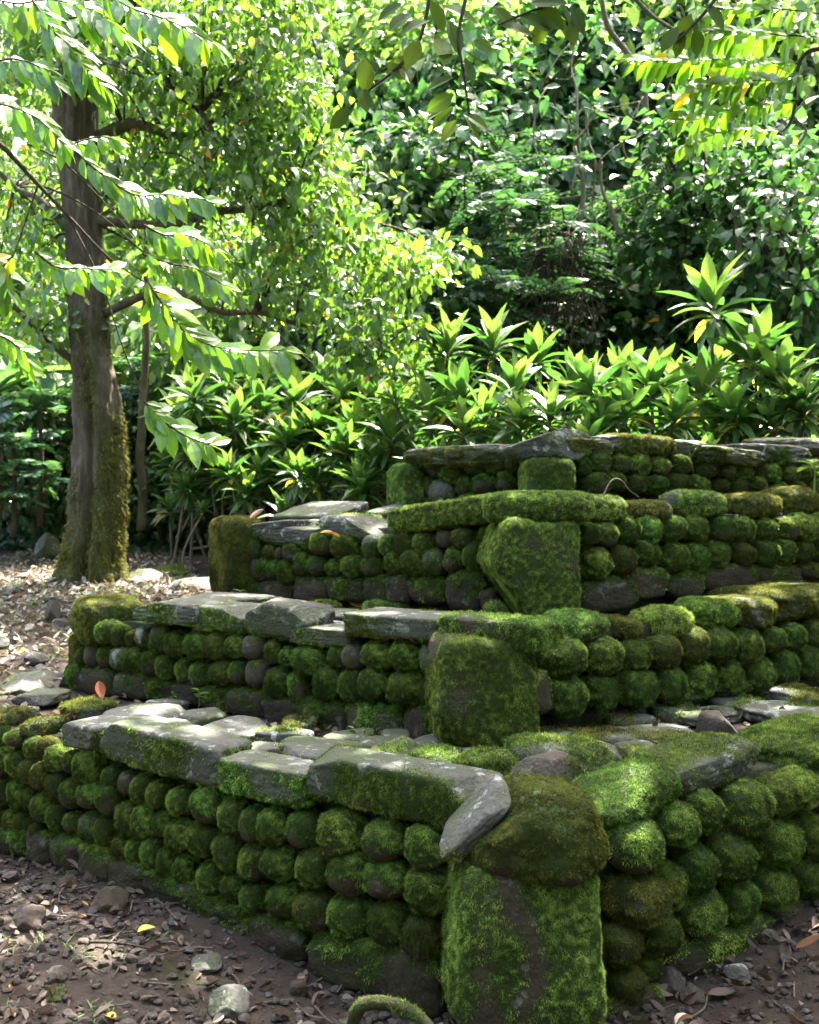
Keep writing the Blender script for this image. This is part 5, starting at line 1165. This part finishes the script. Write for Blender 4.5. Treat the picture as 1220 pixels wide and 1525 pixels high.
bent('dead_twig', 'bent dead twig lying over the third wall capstones', 'twig', [at_plane(900, 738, PC, nr), at_plane(912, 716, PC, nr) , at_plane(925, 715, PC, nr), at_plane(938, 730, PC, nr), at_plane(952, 740, PC, nr)], .004, .003, 'pale_stem')
bent('dead_twig', 'straight dead twig hanging down the top wall', 'twig', [at_plane(1018, 672, PD, nr) - np.array([.0, .12, 0]), at_plane(1023, 692, PD, nr) - np.array([0, .12, 0]), at_plane(1027, 711, PD, nr) - np.array([0, .1, 0])], .004, .002, 'pale_stem')
bent('dead_twig', 'long brown stick lying on the soil at lower left', 'twig', [at_z(135, 1403, on_ground(135, 1403, 0) + .012), at_z(190, 1406, on_ground(190, 1406, 0) + .02), at_z(245, 1418, on_ground(245, 1418, 0) + .012)], .006, .003, 'twig')
def seedling(label, px, py, z, s, n, mat='grass'):
    p = at_z(px, py, z); root = empty('seedling', p, label, 'seedling'); bag = Bag(); tube(bag, [(0, 0, -.01), (.003, 0, s * .5), (0, 0, s)], [.0025, .002, .0015], 5, 0, 0, .9, 0, 0, 3); link('stem', bag.mesh('stem', [M[mat]]), root)
    bag = Bag(); a = RNG.uniform(0, 6.28, n); scatter(bag, OVAL, np.stack([np.zeros(n), np.zeros(n), s * (.5 + .5 * np.arange(n) / n)], 1), np.stack([np.cos(a), np.sin(a), RNG.uniform(-.1, .4, n)], 1), np.tile([0, 0, 1.], (n, 1)), RNG.uniform(.6, .9, n) * s * .9, RNG.uniform(.7, 1, n)); link('leaves', bag.mesh('leaves', [M[mat]]), root)
seedling('bright green seedling by the end block of the third wall', 357, 897, .88, .07, 7)
seedling('thin seedling with a few leaves at the foot of the second wall', 296, 1052, .48, .08, 6)
seedling('tiny bluish seedling in front of the second wall footing', 527, 1102, .48, .05, 6)
seedling('tiny seedling on the second wall foot left of the thin one', 258, 1044, .48, .04, 5)
seedling('light green sprig on the third ledge at the right edge', 1212, 733, 1.46, .07, 9)

# ------------------------------------------------------------------ light, sky, camera
w = bpy.data.worlds.new('World'); scene.world = w; w.use_nodes = True
nt = w.node_tree; nt.nodes.clear()
sky = nt.nodes.new('ShaderNodeTexSky'); sky.sky_type = 'NISHITA'; sky.sun_disc = False
sky.sun_elevation = SUN_EL; sky.sun_rotation = SUN_AZ; sky.dust_density = 6.0; sky.air_density = 1.0; sky.ozone_density = 0.2
bg = nt.nodes.new('ShaderNodeBackground'); bg.inputs[1].default_value = 0.15
wo = nt.nodes.new('ShaderNodeOutputWorld'); nt.links.new(sky.outputs[0], bg.inputs[0]); nt.links.new(bg.outputs[0], wo.inputs[0])
sun = bpy.data.lights.new('sun', 'SUN'); sun.energy = 5.0; sun.angle = math.radians(.53); sun.color = (1, .95, .86)
so = bpy.data.objects.new('sun', sun); COL.objects.link(so)
so.rotation_euler = Vector(SUN).to_track_quat('Z', 'Y').to_euler(); so.location = (5, 10, 20)
cam = bpy.data.cameras.new('camera'); co = bpy.data.objects.new('camera', cam); COL.objects.link(co)
cam.sensor_fit = 'VERTICAL'; cam.sensor_height = 36; cam.sensor_width = 28.8; cam.lens = 36 * F0 / H0; cam.clip_end = 500; cam.clip_start = .05
co.location = CAM; co.rotation_euler = (math.pi / 2 - PITCH, 0, 0)
cam.dof.use_dof = True; cam.dof.focus_distance = 3.9; cam.dof.aperture_fstop = 5.0
scene.camera = co
vs = scene.view_settings; scene.display_settings.display_device = 'sRGB'
vs.view_transform = 'Standard'; vs.look = 'None'; vs.exposure = 3.3; vs.gamma = 1
scene.render.engine = 'CYCLES'
cy = scene.cycles; cy.max_bounces = 7; cy.diffuse_bounces = 3; cy.glossy_bounces = 2; cy.transmission_bounces = 4; cy.transparent_max_bounces = 4
cy.caustics_reflective = False; cy.caustics_refractive = False; cy.sample_clamp_indirect = 6
cy.use_denoising = True; cy.denoising_input_passes = 'RGB_ALBEDO_NORMAL'; cy.denoising_prefilter = 'ACCURATE'
